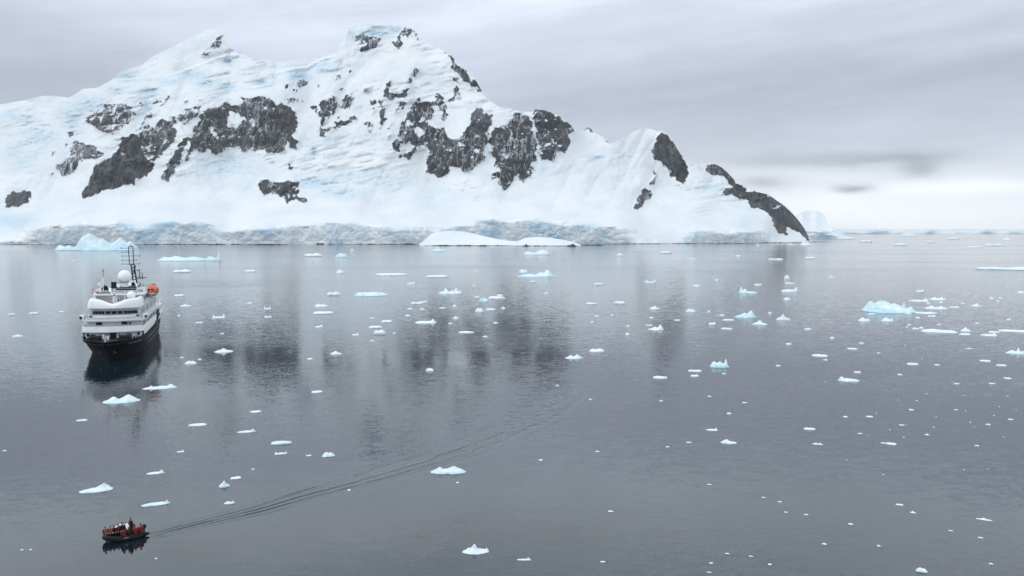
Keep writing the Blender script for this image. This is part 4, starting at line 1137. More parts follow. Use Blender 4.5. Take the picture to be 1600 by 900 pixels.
# hull: half breadths of the deck edge, knuckle and waterline, going aft from the stem
ST = [  # y, deck half breadth, knuckle half breadth, waterline half breadth, deck height
    (-1.2, .25, .0, .0, 5.05), (0.2, 1.5, .15, .0, 5.05), (1.6, 2.9, .7, .05, 5.0), (3.2, 4.2, 1.5, .35, 4.95), (5.5, 5.5, 2.7, 1.0, 4.9), (8.5, 6.6, 4.2, 2.1, 4.9),
    (12, 7.25, 5.6, 3.5, 4.95), (16, 7.55, 6.7, 5.0, 5.05), (21, 7.65, 7.3, 6.4, 5.1), (28, 7.65, 7.55, 7.3, 5.1), (45, 7.65, 7.6, 7.5, 5.1), (60, 7.55, 7.45, 7.2, 5.1),
    (69, 7.2, 6.9, 6.0, 5.1), (73.5, 6.6, 6.0, 4.6, 5.1)]
ST2 = []
for a_, b_ in zip(ST, ST[1:]):
    for k in range(4):
        f_ = k / 4
        ST2.append(tuple(p + (q - p) * f_ for p, q in zip(a_, b_)))
ST2.append(ST[-1])
def ring(y, d, k, w, dz):
    rake = max(0.0, 1 - y / 6.0) if y < 6 else 0
    P = []
    prof = [(w * .9, -1.6), (w, 0.0), (w + (k - w) * .45, 1.0), (k, 2.3), (k + (d - k) * .45, 3.4), (d, dz), ]
    for hx_, z_ in prof:
        yy = y + rake * (1 - max(0, z_) / 5.05) * 2.9
        P.append((hx_, yy, z_))
    return P
bmh = MB(); bm = bmh.bm
L_, R_ = [], []
for s_ in ST2:
    P = ring(*s_)
    R_.append([bm.verts.new(p) for p in P]); L_.append([bm.verts.new((-p[0], p[1], p[2])) for p in P])
for rows_ in (L_, R_):
    for a_, b_ in zip(rows_, rows_[1:]):
        for i in range(len(a_) - 1):
            bm.faces.new((a_[i], a_[i + 1], b_[i + 1], b_[i]))
for i in range(5):
    bm.faces.new((L_[0][i], L_[0][i + 1], R_[0][i + 1], R_[0][i]))
    bm.faces.new((L_[-1][i], R_[-1][i], R_[-1][i + 1], L_[-1][i + 1]))
bmesh.ops.remove_doubles(bm, verts=bm.verts, dist=.01)
HULL = bmh.build('hull', M_HULL, SHIP, smooth=True)
HULL.data.shade_auto_smooth(angle=math.radians(40)) if hasattr(HULL.data, 'shade_auto_smooth') else None

def deck_line(y0, y1, inset=0.0, n=60):
    ys_ = np.linspace(y0, y1, n)
    h = np.interp(ys_, [s[0] for s in ST], [s[1] for s in ST]) - inset
    return [(-max(a, .02), y) for a, y in zip(h, ys_)], [(max(a, .02), y) for a, y in zip(h, ys_)]
l_, r_ = deck_line(-1.0, 73.4, .12)
MB().prism(l_[::-1] + r_, 4.30, 4.42).build('deck', M_DARK, SHIP)
# the rail along the top of the bow plating
l_, r_ = deck_line(-1.15, 14, .0, 30)
zz = list(np.interp([p[1] for p in l_], [s[0] for s in ST], [s[4] for s in ST]))
MB().wall(l_[::-1] + r_, [z + .002 for z in zz[::-1] + zz], [z + .10 for z in zz[::-1] + zz], .16).build('bulwark_rail', M_MAST, SHIP)

# fender strips and long scratches along the side
for (y0, y1, z) in ((18, 72, 3.15), (26, 73, 1.55)):
    ys_ = np.linspace(y0, y1, 24)
    hw = np.interp(ys_, [s[0] for s in ST], [s[2] for s in ST]) + .06 * (z > 2.3)
    hw2 = np.interp(ys_, [s[0] for s in ST], [s[3] for s in ST])
    hh = hw if z > 2.3 else hw2 + (hw - hw2) * .75
    for sx_ in (-1, 1):
        MB().path([(sx_ * (h + .03), y, z) for h, y in zip(hh, ys_)], .09, 6).build('rubbing_strake', M_SCUFF, SHIP)
# port row of lower hull openings
for k, y in enumerate((24, 31, 39, 47, 55, 63)):
    hw = float(np.interp(y, [s[0] for s in ST], [s[1] for s in ST]))
    MB().box(hw - .12, hw + .02, y, y + 1.9, 3.55, 4.0).build('hull_opening', M_DARK, SHIP)
# pale lettering on the bow flare, too far to read
nm = MB()
lp, lz0, lz1 = [], [], []
for i in range(60):
    y = 6.3 + i * .135
    hw = float(np.interp(y, [s[0] for s in ST], [s[1] for s in ST])); hk = float(np.interp(y, [s[0] for s in ST], [s[2] for s in ST]))
    f_ = (3.75 - 2.3) / (4.9 - 2.3)
    lp.append((hk + (hw - hk) * f_ + .06, y)); lz0.append(3.66 + .05 * math.sin(i * 1.7)); lz1.append(3.72 + .22 * (math.sin(i * 2.3) > -.2) * (i % 12 > 1))
nm.wall(lp, lz0, lz1, -.04)
nm.build('bow_lettering', M_STRIPE, SHIP)
# anchor pocket plates
for sx_ in (-1, 1):
    an = MB(); an.tube((sx_ * 1.55, 3.4, 2.7), (sx_ * 1.75, 3.3, 1.9), .12); an.tube((sx_ * 1.3, 3.2, 1.9), (sx_ * 2.1, 3.7, 1.95), .13)
    an.build('anchor', M_SCUFF, SHIP)

# mooring gear on the foredeck
for sx_ in (-1, 1):
    w = MB()
    w.tube((sx_ * 2.2, 8.8, 5.2), (sx_ * 4.9, 8.8, 5.2), .55, 14); w.tube((sx_ * 2.1, 8.8, 5.2), (sx_ * 2.3, 8.8, 5.2), .85, 14); w.tube((sx_ * 4.7, 8.8, 5.2), (sx_ * 4.95, 8.8, 5.2), .8, 14)
    w.box(sx_ * 3.4 - 1.5, sx_ * 3.4 + 1.5, 8.2, 9.6, 4.42, 4.8); w.box(sx_ * 4.4 - .6, sx_ * 4.4 + .6, 9.7, 10.8, 4.42, 5.9)
    w.build('windlass', M_DARK, SHIP, bevel=.02)
    for y in (4.6, 10.6):
        c = MB()
        for dx in (-.35, .35):
            c.tube((sx_ * (3.2 if y < 6 else 6.0) + dx, y, 4.42), (sx_ * (3.2 if y < 6 else 6.0) + dx, y, 5.2), .22, 10)
        c.build('bollard', M_DARK, SHIP)
MB().box(-2.9, -1.9, 10.6, 11.6, 4.42, 5.6).box(-1.1, -.5, 9.6, 10.1, 4.42, 5.35).build('deck_locker', M_WHITE, SHIP, bevel=.04)
MB().tube((-.3, 2.6, 4.42), (-.3, 2.6, 6.2), .07).tube((-.3, 1.2, 4.42), (-.3, 1.2, 5.9), .06).build('jackstaff', M_WHITE, SHIP)

# main deckhouse ------------------------------------------------
def plan(y0, y1, hw, bow=1.0, cr=1.4, n=9):
    """closed outline with a gently bowed front (towards -y) and rounded front corners"""
    pts = []
    for i in range(n):
        a = math.pi / 2 * i / (n - 1)
        pts.append((-hw + cr - cr * math.cos(a) , y0 + bow + cr - cr * math.sin(a)))
    fr = []
    for i in range(1, 12):
        x = -hw + cr + (2 * hw - 2 * cr) * i / 12
        fr.append((x, y0 + bow * (x / (hw - cr)) ** 2))
    pts = pts + fr + [(-x, y) for x, y in pts[::-1]]
    return pts + [(hw, y1), (-hw, y1)]
def front_line(y0, y1, hw, bow=1.0, cr=1.4):
    p = plan(y0, y1, hw, bow, cr)
    return [(-hw, y1)] + p[:-2] + [(hw, y1)]

# deck one: recessed behind the foredeck
MB().prism(plan(14.0, 69, 7.15, .6, .8), 4.42, 6.0).build('deckhouse', M_WHITE, SHIP)
MB().box(-.75, .75, 13.80, 14.1, 4.45, 5.95).build('doorway', M_DARK, SHIP)
for x in (-6.3, 6.3):
    MB().box(x - .3, x + .3, 14.25, 14.7, 5.0, 5.7).build('fairlead', M_DARK, SHIP)
wp = MB()
for i in range(8): wp.box(-3.6 + i * .36, -3.45 + i * .36, 13.86, 14.0, 4.45, 5.95)
wp.build('wall_ribs', M_CREAM, SHIP)
# white overhanging band at the front of deck two, carried aft along both sides
MB().prism(plan(12.4, 70.5, 7.62, 1.1, 1.7), 5.98, 6.12).build('second_deck', M_WHITE, SHIP)
fl = front_line(12.3, 70, 7.68, 1.1, 1.7)
z1 = [7.55 if p[1] < 20 else 7.1 for p in fl]
MB().wall(fl, 6.122, z1, -.13, lean=.12).build('front_bulwark', M_WHITE, SHIP)
# side plating between hull and second deck: white with openings
MB().wall([(7.60, 14.8), (7.66, 20), (7.66, 60), (7.3, 68)], 5.103, 5.98, -.1).build('side_plating', M_WHITE, SHIP)
MB().wall([(-7.3, 68), (-7.66, 60), (-7.66, 20), (-7.60, 14.8)], 5.103, 5.98, -.1).build('side_plating', M_WHITE, SHIP)

# deck two wall with its two dark windows
MB().prism(plan(15.2, 68, 6.9, .9, 1.3), 6.12, 8.72).build('second_deckhouse', M_CREAM, SHIP)
for x in (-3.6, 2.7):
    MB().box(x - .72, x + .72, 15.12, 15.34, 7.72, 8.42).build('window', M_GLASS, SHIP)
MB().box(3.9, 4.3, 15.1, 15.5, 7.7, 8.3).build('life_ring', M_DARK, SHIP)
# deck three slab with thin white edge
MB().prism(plan(13.4, 69, 7.62, 1.0, 1.6), 8.722, 8.9).build('third_deck', M_WHITE, SHIP)
MB().wall(front_line(13.35, 62, 7.68, 1.0, 1.6), 8.902, 9.25, -.1).build('third_deck_coaming', M_WHITE, SHIP)
MB().wall(front_line(13.9, 21, 7.25, 1.0, 1.5), 8.902, 9.78, -.06).build('inner_screen', M_CREAM, SHIP)

def railing(line, z, h, mat, name='railing', every=3, r=.035, mids=2):
    rb_ = MB()
    for k in range(mids + 1):
        rb_.path([(x, y, z + h * (k + 1) / (mids + 1)) for x, y in line], r if k < mids else r * 1.5, 5)
    acc = 0
    for a, b in zip(line, line[1:]):
        d = math.dist(a, b); n = max(1, int(d / 1.6))
        for k in range(n):
            f_ = k / n
            x = a[0] + (b[0] - a[0]) * f_; y = a[1] + (b[1] - a[1]) * f_
            rb_.tube((x, y, z), (x, y, z + h), r, 5)
    return rb_.build(name, mat, SHIP)
railing([(7.55, 22), (7.6, 60), (7.3, 67)], 9.25, .75, M_WHITE, r=.05)
railing([(-7.3, 67), (-7.6, 60), (-7.55, 22)], 9.25, .75, M_WHITE, r=.05)
# bridge wings with their dark lamps
for sx_ in (-1, 1):
    MB().box(sx_ * 7.9 - .55, sx_ * 7.9 + .55, 15.6, 18.0, 8.95, 10.25).build('bridge_wing', M_WHITE, SHIP, bevel=.08)
    MB().box(sx_ * 8.1 - .28, sx_ * 8.1 + .28, 15.48, 15.62, 9.3, 10.0).build('wing_lamp', M_DARK, SHIP)

# the bridge: a wall with a long row of windows
MB().prism(plan(16.6, 60, 6.35, 1.5, .7), 8.9, 11.95).build('bridge', M_CREAM, SHIP)
MB().wall(front_line(16.2, 19, 6.0, 1.5, .7), 8.902, 10.02, -.1).build('bridge_ledge', M_WHITE, SHIP)
def bridge_y(x, y0=16.6, hw=6.35, bow=1.5, cr=.7): return y0 + bow * min(1.0, abs(x) / (hw - cr)) ** 2
wins = [(-5.05, .34), (-4.3, .36), (-3.5, .38), (-2.7, .38), (-1.45, .62), (0, .66), (1.45, .62), (2.7, .38), (3.5, .38), (4.3, .36), (4.95, .30), (5.45, .2)]
for x, h_ in wins:
    yy0 = bridge_y(x - h_) - .09; yy1 = bridge_y(x + h_) - .09
    w = MB(); sl = .16 * (-1 if x < -.8 else 1 if x > .8 else 0)
    vs = [w.bm.verts.new(p) for p in ((x - h_ + sl, yy0, 10.35), (x + h_ + sl, yy1, 10.35), (x + h_, yy1, 11.15), (x - h_, yy0, 11.15),
                                      (x - h_ + sl, yy0 + .2, 10.35), (x + h_ + sl, yy1 + .2, 10.35), (x + h_, yy1 + .2, 11.15), (x - h_, yy0 + .2, 11.15))]
    for f in ((0, 1, 2, 3), (4, 7, 6, 5), (0, 4, 5, 1), (1, 5, 6, 2), (2, 6, 7, 3), (3, 7, 4, 0)): w.bm.faces.new([vs[i] for i in f])
    w.build('bridge_window', M_GLASS, SHIP)
for sx_ in (-1, 1):
    MB().box(sx_ * 5.9 - .35, sx_ * 5.9 + .35, 16.9, 17.5, 8.95, 10.0).build('searchlight', M_DARK, SHIP, bevel=.1)
# great rounded white brow above the bridge, its top edge dipping at the middle
fl = front_line(14.6, 25.5, 6.75, 1.6, 1.6)
fl = [(x, y) for x, y in fl]
th_top = [14.55 - 1.05 * math.exp(-(x / 2.6) ** 2) * (1 if y < 17 else 0) - .35 * math.exp(-(x / 5) ** 2) for x, y in fl]
MB().prism(plan(14.6, 62, 6.75, 1.6, 1.6), 11.952, 12.12).build('brow_deck', M_WHITE, SHIP)
bw = MB()
ins = []
nn_ = len(fl)
for lvl, (fz, off) in enumerate(((0, 0), (.3, .05), (.6, .22), (.85, .5), (1.0, .85))):
    row = []
    for i, (x, y) in enumerate(fl):
        a = Vector(fl[max(i - 1, 0)]); b = Vector(fl[min(i + 1, nn_ - 1)]); d = (b - a).normalized(); nrm_ = Vector((-d.y, d.x))
        row.append(bw.bm.verts.new((x + nrm_.x * off, y + nrm_.y * off, 11.95 + (th_top[i] - 11.95) * fz)))
    ins.append(row)
row = []
for i, (x, y) in enumerate(fl):
    a = Vector(fl[max(i - 1, 0)]); b = Vector(fl[min(i + 1, nn_ - 1)]); d = (b - a).normalized(); nrm_ = Vector((-d.y, d.x))
    row.append(bw.bm.verts.new((x + nrm_.x * 1.5, y + nrm_.y * 1.5, 12.13)))
ins.append(row)
for a_, b_ in zip(ins, ins[1:]):
    for i in range(nn_ - 1): bw.bm.faces.new((a_[i], a_[i + 1], b_[i + 1], b_[i]))
bw.build('brow', M_WHITE, SHIP, smooth=True)
# observation deck behind the brow
MB().prism(plan(16.5, 27, 6.0, 1.6, 2.0), 12.122, 12.5).build('observation_deck', M_TEAK, SHIP)
MB().prism(plan(26.8, 58, 6.3, .3, .6), 12.12, 14.62).build('upper_deckhouse', M_CREAM, SHIP)
ub = MB()
for (x0, x1) in ((-5.4, -4.1), (-3.6, -2.3), (.2, 1.2), (1.6, 3.0), (3.6, 5.0)): ub.box(x0, x1, 26.62, 26.82, 12.6, 13.9)
ub.build('deckhouse_panels', paint('faded_pink_panel', (.52, .42, .42), .6, dirt=.15), SHIP)
# central post with platform (signal mast at the front of the observation deck)
sm_ = MB()
sm_.tube((-.45, 17.8, 12.5), (-.1, 17.8, 16.6), .10); sm_.tube((.75, 17.8, 12.5), (.2, 17.8, 16.6), .10); sm_.tube((-.2, 18.6, 12.5), (.05, 17.9, 16.6), .10)
for z in (13.3, 14.1, 14.9, 15.7): sm_.tube((-.45 + .09 * (z - 12.5), 17.8, z), (.75 - .13 * (z - 12.5), 17.8, z), .07)
sm_.box(-.35, .45, 17.5, 18.1, 16.5, 16.72)
sm_.build('signal_mast', M_WHITE, SHIP)
for (x, z) in ((-.55, 13.2), (.95, 13.9), (.05, 15.2)):
    MB().box(x - .16, x + .16, 17.5, 17.8, z - .18, z + .18).build('mast_lamp', M_DARK, SHIP, bevel=.03)
for x in (-5.2,):
    MB().tube((x, 18.9, 12.3), (x, 18.9, 14.1), .28, 10).build('deck_vent', M_WHITE, SHIP)
    MB().ball((x, 18.6, 14.1), .3).build('vent_cap', M_DARK, SHIP, smooth=True)
MB().tube((2.2, 21, 12.5), (2.2, 21, 14.9), .08).build('deck_post', M_WHITE, SHIP)
# top deck, its dark screens and equipment
MB().prism(plan(25.6, 59, 6.75, .3, .5), 14.622, 14.80).build('top_deck', M_WHITE, SHIP)
railing([(-6.6, 40), (-6.6, 26.2), (6.6, 26.2), (6.6, 40)], 14.8, 1.0, M_WHITE, r=.05)
scn = MB()
scn.box(-5.9, -2.2, 27.4, 27.5, 14.9, 15.5); scn.box(-2.0, 4.5, 27.4, 27.5, 15.5, 16.2); scn.box(4.7, 6.3, 27.4, 27.5, 15.3, 15.9)
scn.build('wind_screen', M_DARK, SHIP)
MB().box(-2.2, 4.4, 29.0, 36, 14.802, 16.35).build('top_house', M_CREAM, SHIP, bevel=.06)
MB().box(-2.4, 4.6, 28.7, 36.4, 16.352, 16.55).build('top_house_roof', M_DARK, SHIP)
eq = MB()
eq.box(-4.9, -3.2, 29.5, 31.5, 14.802, 16.3); eq.ball((-4.0, 30, 16.5), .75, .8); eq.box(-2.2, -.9, 28.9, 29.8, 16.552, 18.0); eq.box(-1.9, -1.2, 28.7, 28.9, 17.0, 17.9)
eq.build('deck_machinery', M_DARK, SHIP)
MB().ball((-.15, 27.6, 17.0), .48).build('small_dome', M_WHITE, SHIP, smooth=True)
# the big radar dome on its pedestal, and the lesser one on deck
pd_ = MB(); pd_.tube((1.15, 31, 16.552), (1.15, 31, 17.9), 1.0, 20, .8); pd_.build('dome_pedestal', M_WHITE, SHIP, smooth=False)
MB().ball((1.15, 31, 19.25), 1.92, .97, 32, 20).build('radar_dome', M_WHITE, SHIP, smooth=True)
MB().tube((3.75, 22.2, 12.5), (3.75, 22.2, 13.9), .45, 14).build('dome_pedestal', M_WHITE, SHIP)
MB().ball((3.75, 22.2, 14.75), 1.13, 1.0, 28, 18).build('radar_dome', M_WHITE, SHIP, smooth=True)
lg = MB(); lg.tube((4.0, 29.5, 18.1), (5.1, 28.6, 15.0), .2, 8); lg.tube((2.5, 29.6, 18.1), (4.2, 29.5, 18.1), .2, 8); lg.build('platform_leg', M_WHITE, SHIP)

# main mast -----------------------------------------------------
ms = MB()
my = 38.0
ms.box(2.1, 3.2, my - .5, my + .5, 14.802, 17.2); ms.tube((2.55, my, 17.0), (2.15, my, 22.3), .24, 8, .18); ms.tube((3.6, my, 17.0), (3.0, my, 21.8), .2, 8, .14)
ms.tube((2.9, my, 20.0), (3.2, my, 22.2), .22, 8)
for z in (17.8, 18.7, 19.6, 20.5, 21.4): ms.tube((2.3, my, z), (3.3, my, z + .4), .13)
ms.box(3.1, 5.4, my - .6, my + .6, 18.35, 18.5); ms.tube((4.4, my, 18.5), (4.35, my, 20.9), .12); ms.tube((5.1, my, 18.5), (5.1, my, 20.1), .10); ms.tube((3.4, my, 20.7), (4.5, my, 20.9), .1); ms.tube((3.2, my, 18.9), (6.4, my, 18.7), .10)
ms.box(1.7, 3.1, my - .5, my + .5, 22.2, 22.4)
ms.build('mast', M_MAST, SHIP)
ar = MB()
a0, a1 = 1.75, 2.85
arc = [(a0, my, 22.4), (a0 - .12, my, 24.5), (a0 - .22, my, 26.9)] + [(1.02 + .0 + (a0 + a1) / 2 - 1.17 + .66 * math.cos(t_), my, 26.9 + .65 * math.sin(t_)) for t_ in np.linspace(math.pi, 0, 9)] + [(a1 - .10, my, 26.9), (a1 - .05, my, 24.5), (a1, my, 22.4)]
ar.path(arc, .12, 8)
ar.tube((2.15, my, 27.5), (2.15, my, 28.1), .06)
ar.build('antenna_arch', M_MAST, SHIP, smooth=True)
for z, x0, x1 in ((27.0, -.5, 4.6), (25.9, -.3, 1.5), (24.8, -.3, 4.6), (23.6, -.3, 3.6), (22.55, -.3, 4.6)):
    b_ = MB(); b_.tube((x0, my, z), (x1, my, z), .06); b_.tube((x0, my - .1, z - .2), (x0, my - .1, z + .2), .09)
    b_.tube((x1, my - .1, z - .2), (x1, my - .1, z + .2), .10)
    b_.build('antenna_yard', M_MAST, SHIP)
# white lattice with red tip on the starboard side (left in the picture)
lt = MB()
for dx, dy in ((0, 0), (1.3, 0), (.6, 1.0)): lt.tube((-5.6 + dx, 29.0 + dy, 14.8), (-4.3, 29.3, 19.2), .09)
for z in (15.8, 16.8, 17.8): lt.tube((-5.35 + (z - 15.3) * .3, 29, z), (-4.35, 29, z + .1), .07)
lt.box(-5.7, -5.0, 28.6, 29.2, 17.1, 17.9)
lt.build('lattice_mast', M_WHITE, SHIP)
MB().tube((-4.3, 29.3, 19.2), (-4.15, 29.3, 21.9), .07).box(-4.4, -4.0, 29.1, 29.4, 20.9, 21.2).tube((-4.6, 29.3, 20.1), (-3.9, 29.3, 20.1), .07).build('whip_antenna', M_REDP, SHIP)
rd = MB()
rd.path([(-6.6, 26.0, 14.9), (-6.6, 26.0, 16.6), (-5.6, 26.0, 15.4), (-4.9, 26.0, 15.9)], .09); rd.build('flag_line', M_REDP, SHIP)
for x, y, z in ((5.1, 33, 17.6), (5.9, 33, 17.2), (4.7, 35, 17.4), (6.4, 33, 17.0)):
    MB().tube((x, y, 14.8), (x, y, z), .06).build('whip_antenna', M_DARK, SHIP)
MB().box(4.6, 6.4, 32.6, 33.2, 14.8, 16.3).build('radio_locker', M_WHITE, SHIP, bevel=.05)
fn = MB(); fn.prism([(-1.9, 46), (1.9, 46), (1.9, 52), (-1.9, 52)], 14.8, 18.2, .15); fn.build('funnel', M_WHITE, SHIP, bevel=.1)
# side windows, doors and promenades
for (y0, n_, dy, hw, z0, z1_, wd) in ((20, 15, 3.1, 6.9, 7.0, 7.9, 1.5), (22, 12, 3.2, 6.35, 9.9, 10.9, 1.5), (30, 9, 3.1, 6.3, 13.0, 13.9, 1.5)):
    for k in range(n_):
        y = y0 + k * dy
        MB().box(hw - .1, hw + .03, y, y + wd, z0, z1_).build('window', M_GLASS, SHIP)
for y in (24, 33, 42, 51):
    MB().box(7.05, 7.35, y, y + .35, 6.12, 8.72).build('promenade_post', M_WHITE, SHIP)
    MB().box(7.15, 7.4, y, y + .25, 8.9, 11.95).build('promenade_post', M_WHITE, SHIP)
MB().wall([(7.0, 27), (7.1, 40), (7.1, 60)], 12.122, 12.5, -.08).build('boat_deck_edge', M_WHITE, SHIP)
railing([(7.0, 26), (7.1, 40), (7.0, 58)], 12.5, .7, M_WHITE, r=.05)
railing([(-7.0, 58), (-7.1, 40), (-7.0, 26)], 12.5, .7, M_WHITE, r=.05)
for y in (58.0, 61.5):
    MB().box(-6.6, 6.6, y, y + 3, 8.9, 11.5).build('aft_house', M_CREAM, SHIP) if y < 60 else None
# davits that carry the lifeboat
for y in (36.5, 43.0):
    dv = MB(); dv.path([(6.5, y, 12.12), (7.1, y, 14.2), (7.3, y, 16.2), (7.9, y, 16.9)], .20, 8); dv.path([(5.6, y, 12.12), (6.6, y, 14.6)], .16, 8)
    dv.build('davit', M_CREAM, SHIP)
    dv = MB(); dv.box(6.6, 8.2, y - .15, y + .15, 12.9, 13.2); dv.build('boat_cradle', M_CREAM, SHIP)
# a dark curling emblem on the white plating aft
em = MB()
def epath(pts, r): em.path([(7.80, y, z) for y, z in pts], r, 6)
epath([(50.0, 7.4), (49.2, 7.0), (48.6, 6.2), (49.0, 5.5), (50.2, 5.2), (51.2, 5.6), (51.8, 6.6), (51.4, 7.6), (52.4, 8.2)], .22)
epath([(53.2, 5.6), (53.8, 6.4), (55.0, 6.9), (56.4, 7.0), (57.4, 6.2)], .26)
epath([(53.6, 8.0), (54.6, 7.5), (56.0, 8.1), (57.0, 7.7)], .20)
em.build('hull_emblem', M_MAST, SHIP)
# ladders and lines hanging on the port side
MB().box(7.75, 7.95, 44, 48, 4.2, 5.6).build('gangway', M_DARK, SHIP)


# the lifeboat hangs in the davits: a thing of its own
LBM = empty('lifeboat')
LBM.parent = None
LBM.scale = (1.2, 1.0, 1.15)
_mw = Matrix.Translation(Vector((SX, 213.2, 0))) @ Matrix.Rotation(math.atan2(.291, .957), 4, 'Z')
LBM.location = _mw @ Vector((7.15, 39.8, 13.1))
LBM.rotation_euler = (0, 0, math.atan2(.291, .957))
tag(LBM, 'orange covered lifeboat with grey-white keel hanging at the ship side', 'lifeboat')
def boat_shell(zlo, zhi, lo_w, hi_w, name, mat):
    b = MB(); rows_ = []
    for y in np.linspace(-4.2, 4.2, 15):
        q = max(0.0, 1 - (abs(y) / 4.25) ** 2.6) ** .6
        row = []
        for k in range(9):
            f_ = k / 8
            if zlo < 0:
                a = math.pi * (1 + f_); row.append((math.cos(a) * lo_w * q, y, zhi + (zlo - zhi) * abs(math.sin(a)) * (.5 + .5 * q)))
            else:
                a = math.pi * (1 - f_); row.append((math.cos(a) * hi_w * q, y, zlo + (zhi - zlo) * abs(math.sin(a)) ** .7 * (.35 + .65 * q)))
        rows_.append([b.bm.verts.new(p) for p in row])
    for a_, c_ in zip(rows_, rows_[1:]):
        for i in range(8): b.bm.faces.new((a_[i], a_[i + 1], c_[i + 1], c_[i]))
    for r0 in (rows_[0], rows_[-1]):
        b.bm.faces.new(r0)
    for a_, c_ in zip(rows_, rows_[1:]): b.bm.faces.new((a_[0], c_[0], c_[8], a_[8]))
    bmesh.ops.remove_doubles(b.bm, verts=b.bm.verts, dist=.002)
    return b.build(name, mat, LBM, smooth=True)
boat_shell(-0.001, 1.1, 1.5, 1.5, 'hull', M_CREAM) if False else None
hb_ = MB(); rows_ = []
for y in np.linspace(-4.2, 4.2, 15):
    q = max(0.02, 1 - (abs(y) / 4.3) ** 2.6) ** .6
    rows_.append([hb_.bm.verts.new((math.cos(a) * 1.45 * q, y, 1.2 - 1.15 * abs(math.sin(a)) * (.45 + .55 * q))) for a in np.linspace(math.pi, 2 * math.pi, 9)])
for a_, c_ in zip(rows_, rows_[1:]):
    for i in range(8): hb_.bm.faces.new((a_[i], a_[i + 1], c_[i + 1], c_[i]))
    hb_.bm.faces.new((a_[0], c_[0], c_[8], a_[8]))
hb_.bm.faces.new(rows_[0]); hb_.bm.faces.new(rows_[-1])
hb_.build('keel_hull', M_CREAM, LBM, smooth=True)
cb_ = MB(); rows_ = []
for y in np.linspace(-4.15, 4.15, 15):
    q = max(0.02, 1 - (abs(y) / 4.25) ** 2.6) ** .6
    rows_.append([cb_.bm.verts.new((math.cos(a) * 1.52 * q, y, 1.15 + (1.55 if abs(y) > 2.6 else 1.75) * abs(math.sin(a)) ** .75 * (.35 + .65 * q))) for a in np.linspace(math.pi, 0, 11)])
for a_, c_ in zip(rows_, rows_[1:]):
    for i in range(10): cb_.bm.faces.new((a_[i], a_[i + 1], c_[i + 1], c_[i]))
    cb_.bm.faces.new((a_[0], c_[0], c_[10], a_[10]))
cb_.bm.faces.new(rows_[0]); cb_.bm.faces.new(rows_[-1])
cb_.build('canopy', M_ORANGE, LBM, smooth=True)
cw = MB(); cw.box(-.6, .6, 1.6, 3.0, 2.6, 3.15); cw.build('wheelhouse', M_ORANGE, LBM, bevel=.12)
for y in (-2.2, -.8, .7):
    MB().box(-1.46, 1.46, y, y + .7, 1.75, 2.05).build('window', M_GLASS, LBM)
MB().box(-.7, .7, -4.0, -3.7, 1.75, 2.1).build('window', M_GLASS, LBM)

# ------------------------------------------------------------------ people
def capsule(bm, p, q, r0, r1, n=12):
    p = Vector(p); q = Vector(q)
    d = q - p
    L = d.length
    u = d.orthogonal().normalized(); d.normalize(); v = d.cross(u)
    rows_ = []
    K = 5
    prof = [(-math.cos(math.pi / 2 * k / K) * r0, math.sin(math.pi / 2 * k / K) * r0) for k in range(K + 1)] + \
           [(L + math.sin(math.pi / 2 * k / K) * r1, math.cos(math.pi / 2 * k / K) * r1) for k in range(K + 1)]
    for a, r in prof:
        r = max(r, 1e-4)
        rows_.append([bm.verts.new(p + d * a + (u * math.cos(2 * math.pi * i / n) + v * math.sin(2 * math.pi * i / n)) * r) for i in range(n)])
    for a, b in zip(rows_, rows_[1:]):
        for i in range(n):
            j = (i + 1) % n
            bm.faces.new((a[i], a[j], b[j], b[i]))
    bm.faces.new(rows_[0][::-1]); bm.faces.new(rows_[-1])


def blob(bm, c, s, rot=None):
    g = bmesh.ops.create_uvsphere(bm, u_segments=18, v_segments=12, radius=1.0)
    for w in g['verts']:
        w.co = Vector((w.co.x * s[0] + c[0], w.co.y * s[1] + c[1], w.co.z * s[2] + c[2]))


def fuse(name, fill, voxel, smooth=4):
    """fill(bm) adds overlapping forms; they become one continuous skin"""
    bm = bmesh.new(); fill(bm)
    bmesh.ops.recalc_face_normals(bm, faces=bm.faces)
    me = bpy.data.meshes.new(name); bm.to_mesh(me); bm.free()
    o = bpy.data.objects.new(name, me); col.objects.link(o)
    md = o.modifiers.new('r', 'REMESH'); md.mode = 'VOXEL'; md.voxel_size = voxel; md.use_smooth_shade = True
    ms_ = o.modifiers.new('s', 'SMOOTH'); ms_.factor = .5; ms_.iterations = smooth
    dg = bpy.context.evaluated_depsgraph_get()
    out = bpy.data.meshes.new_from_object(o.evaluated_get(dg))
    out.name = name
    bpy.data.objects.remove(o, do_unlink=True)
    bpy.data.meshes.remove(me)
    return out


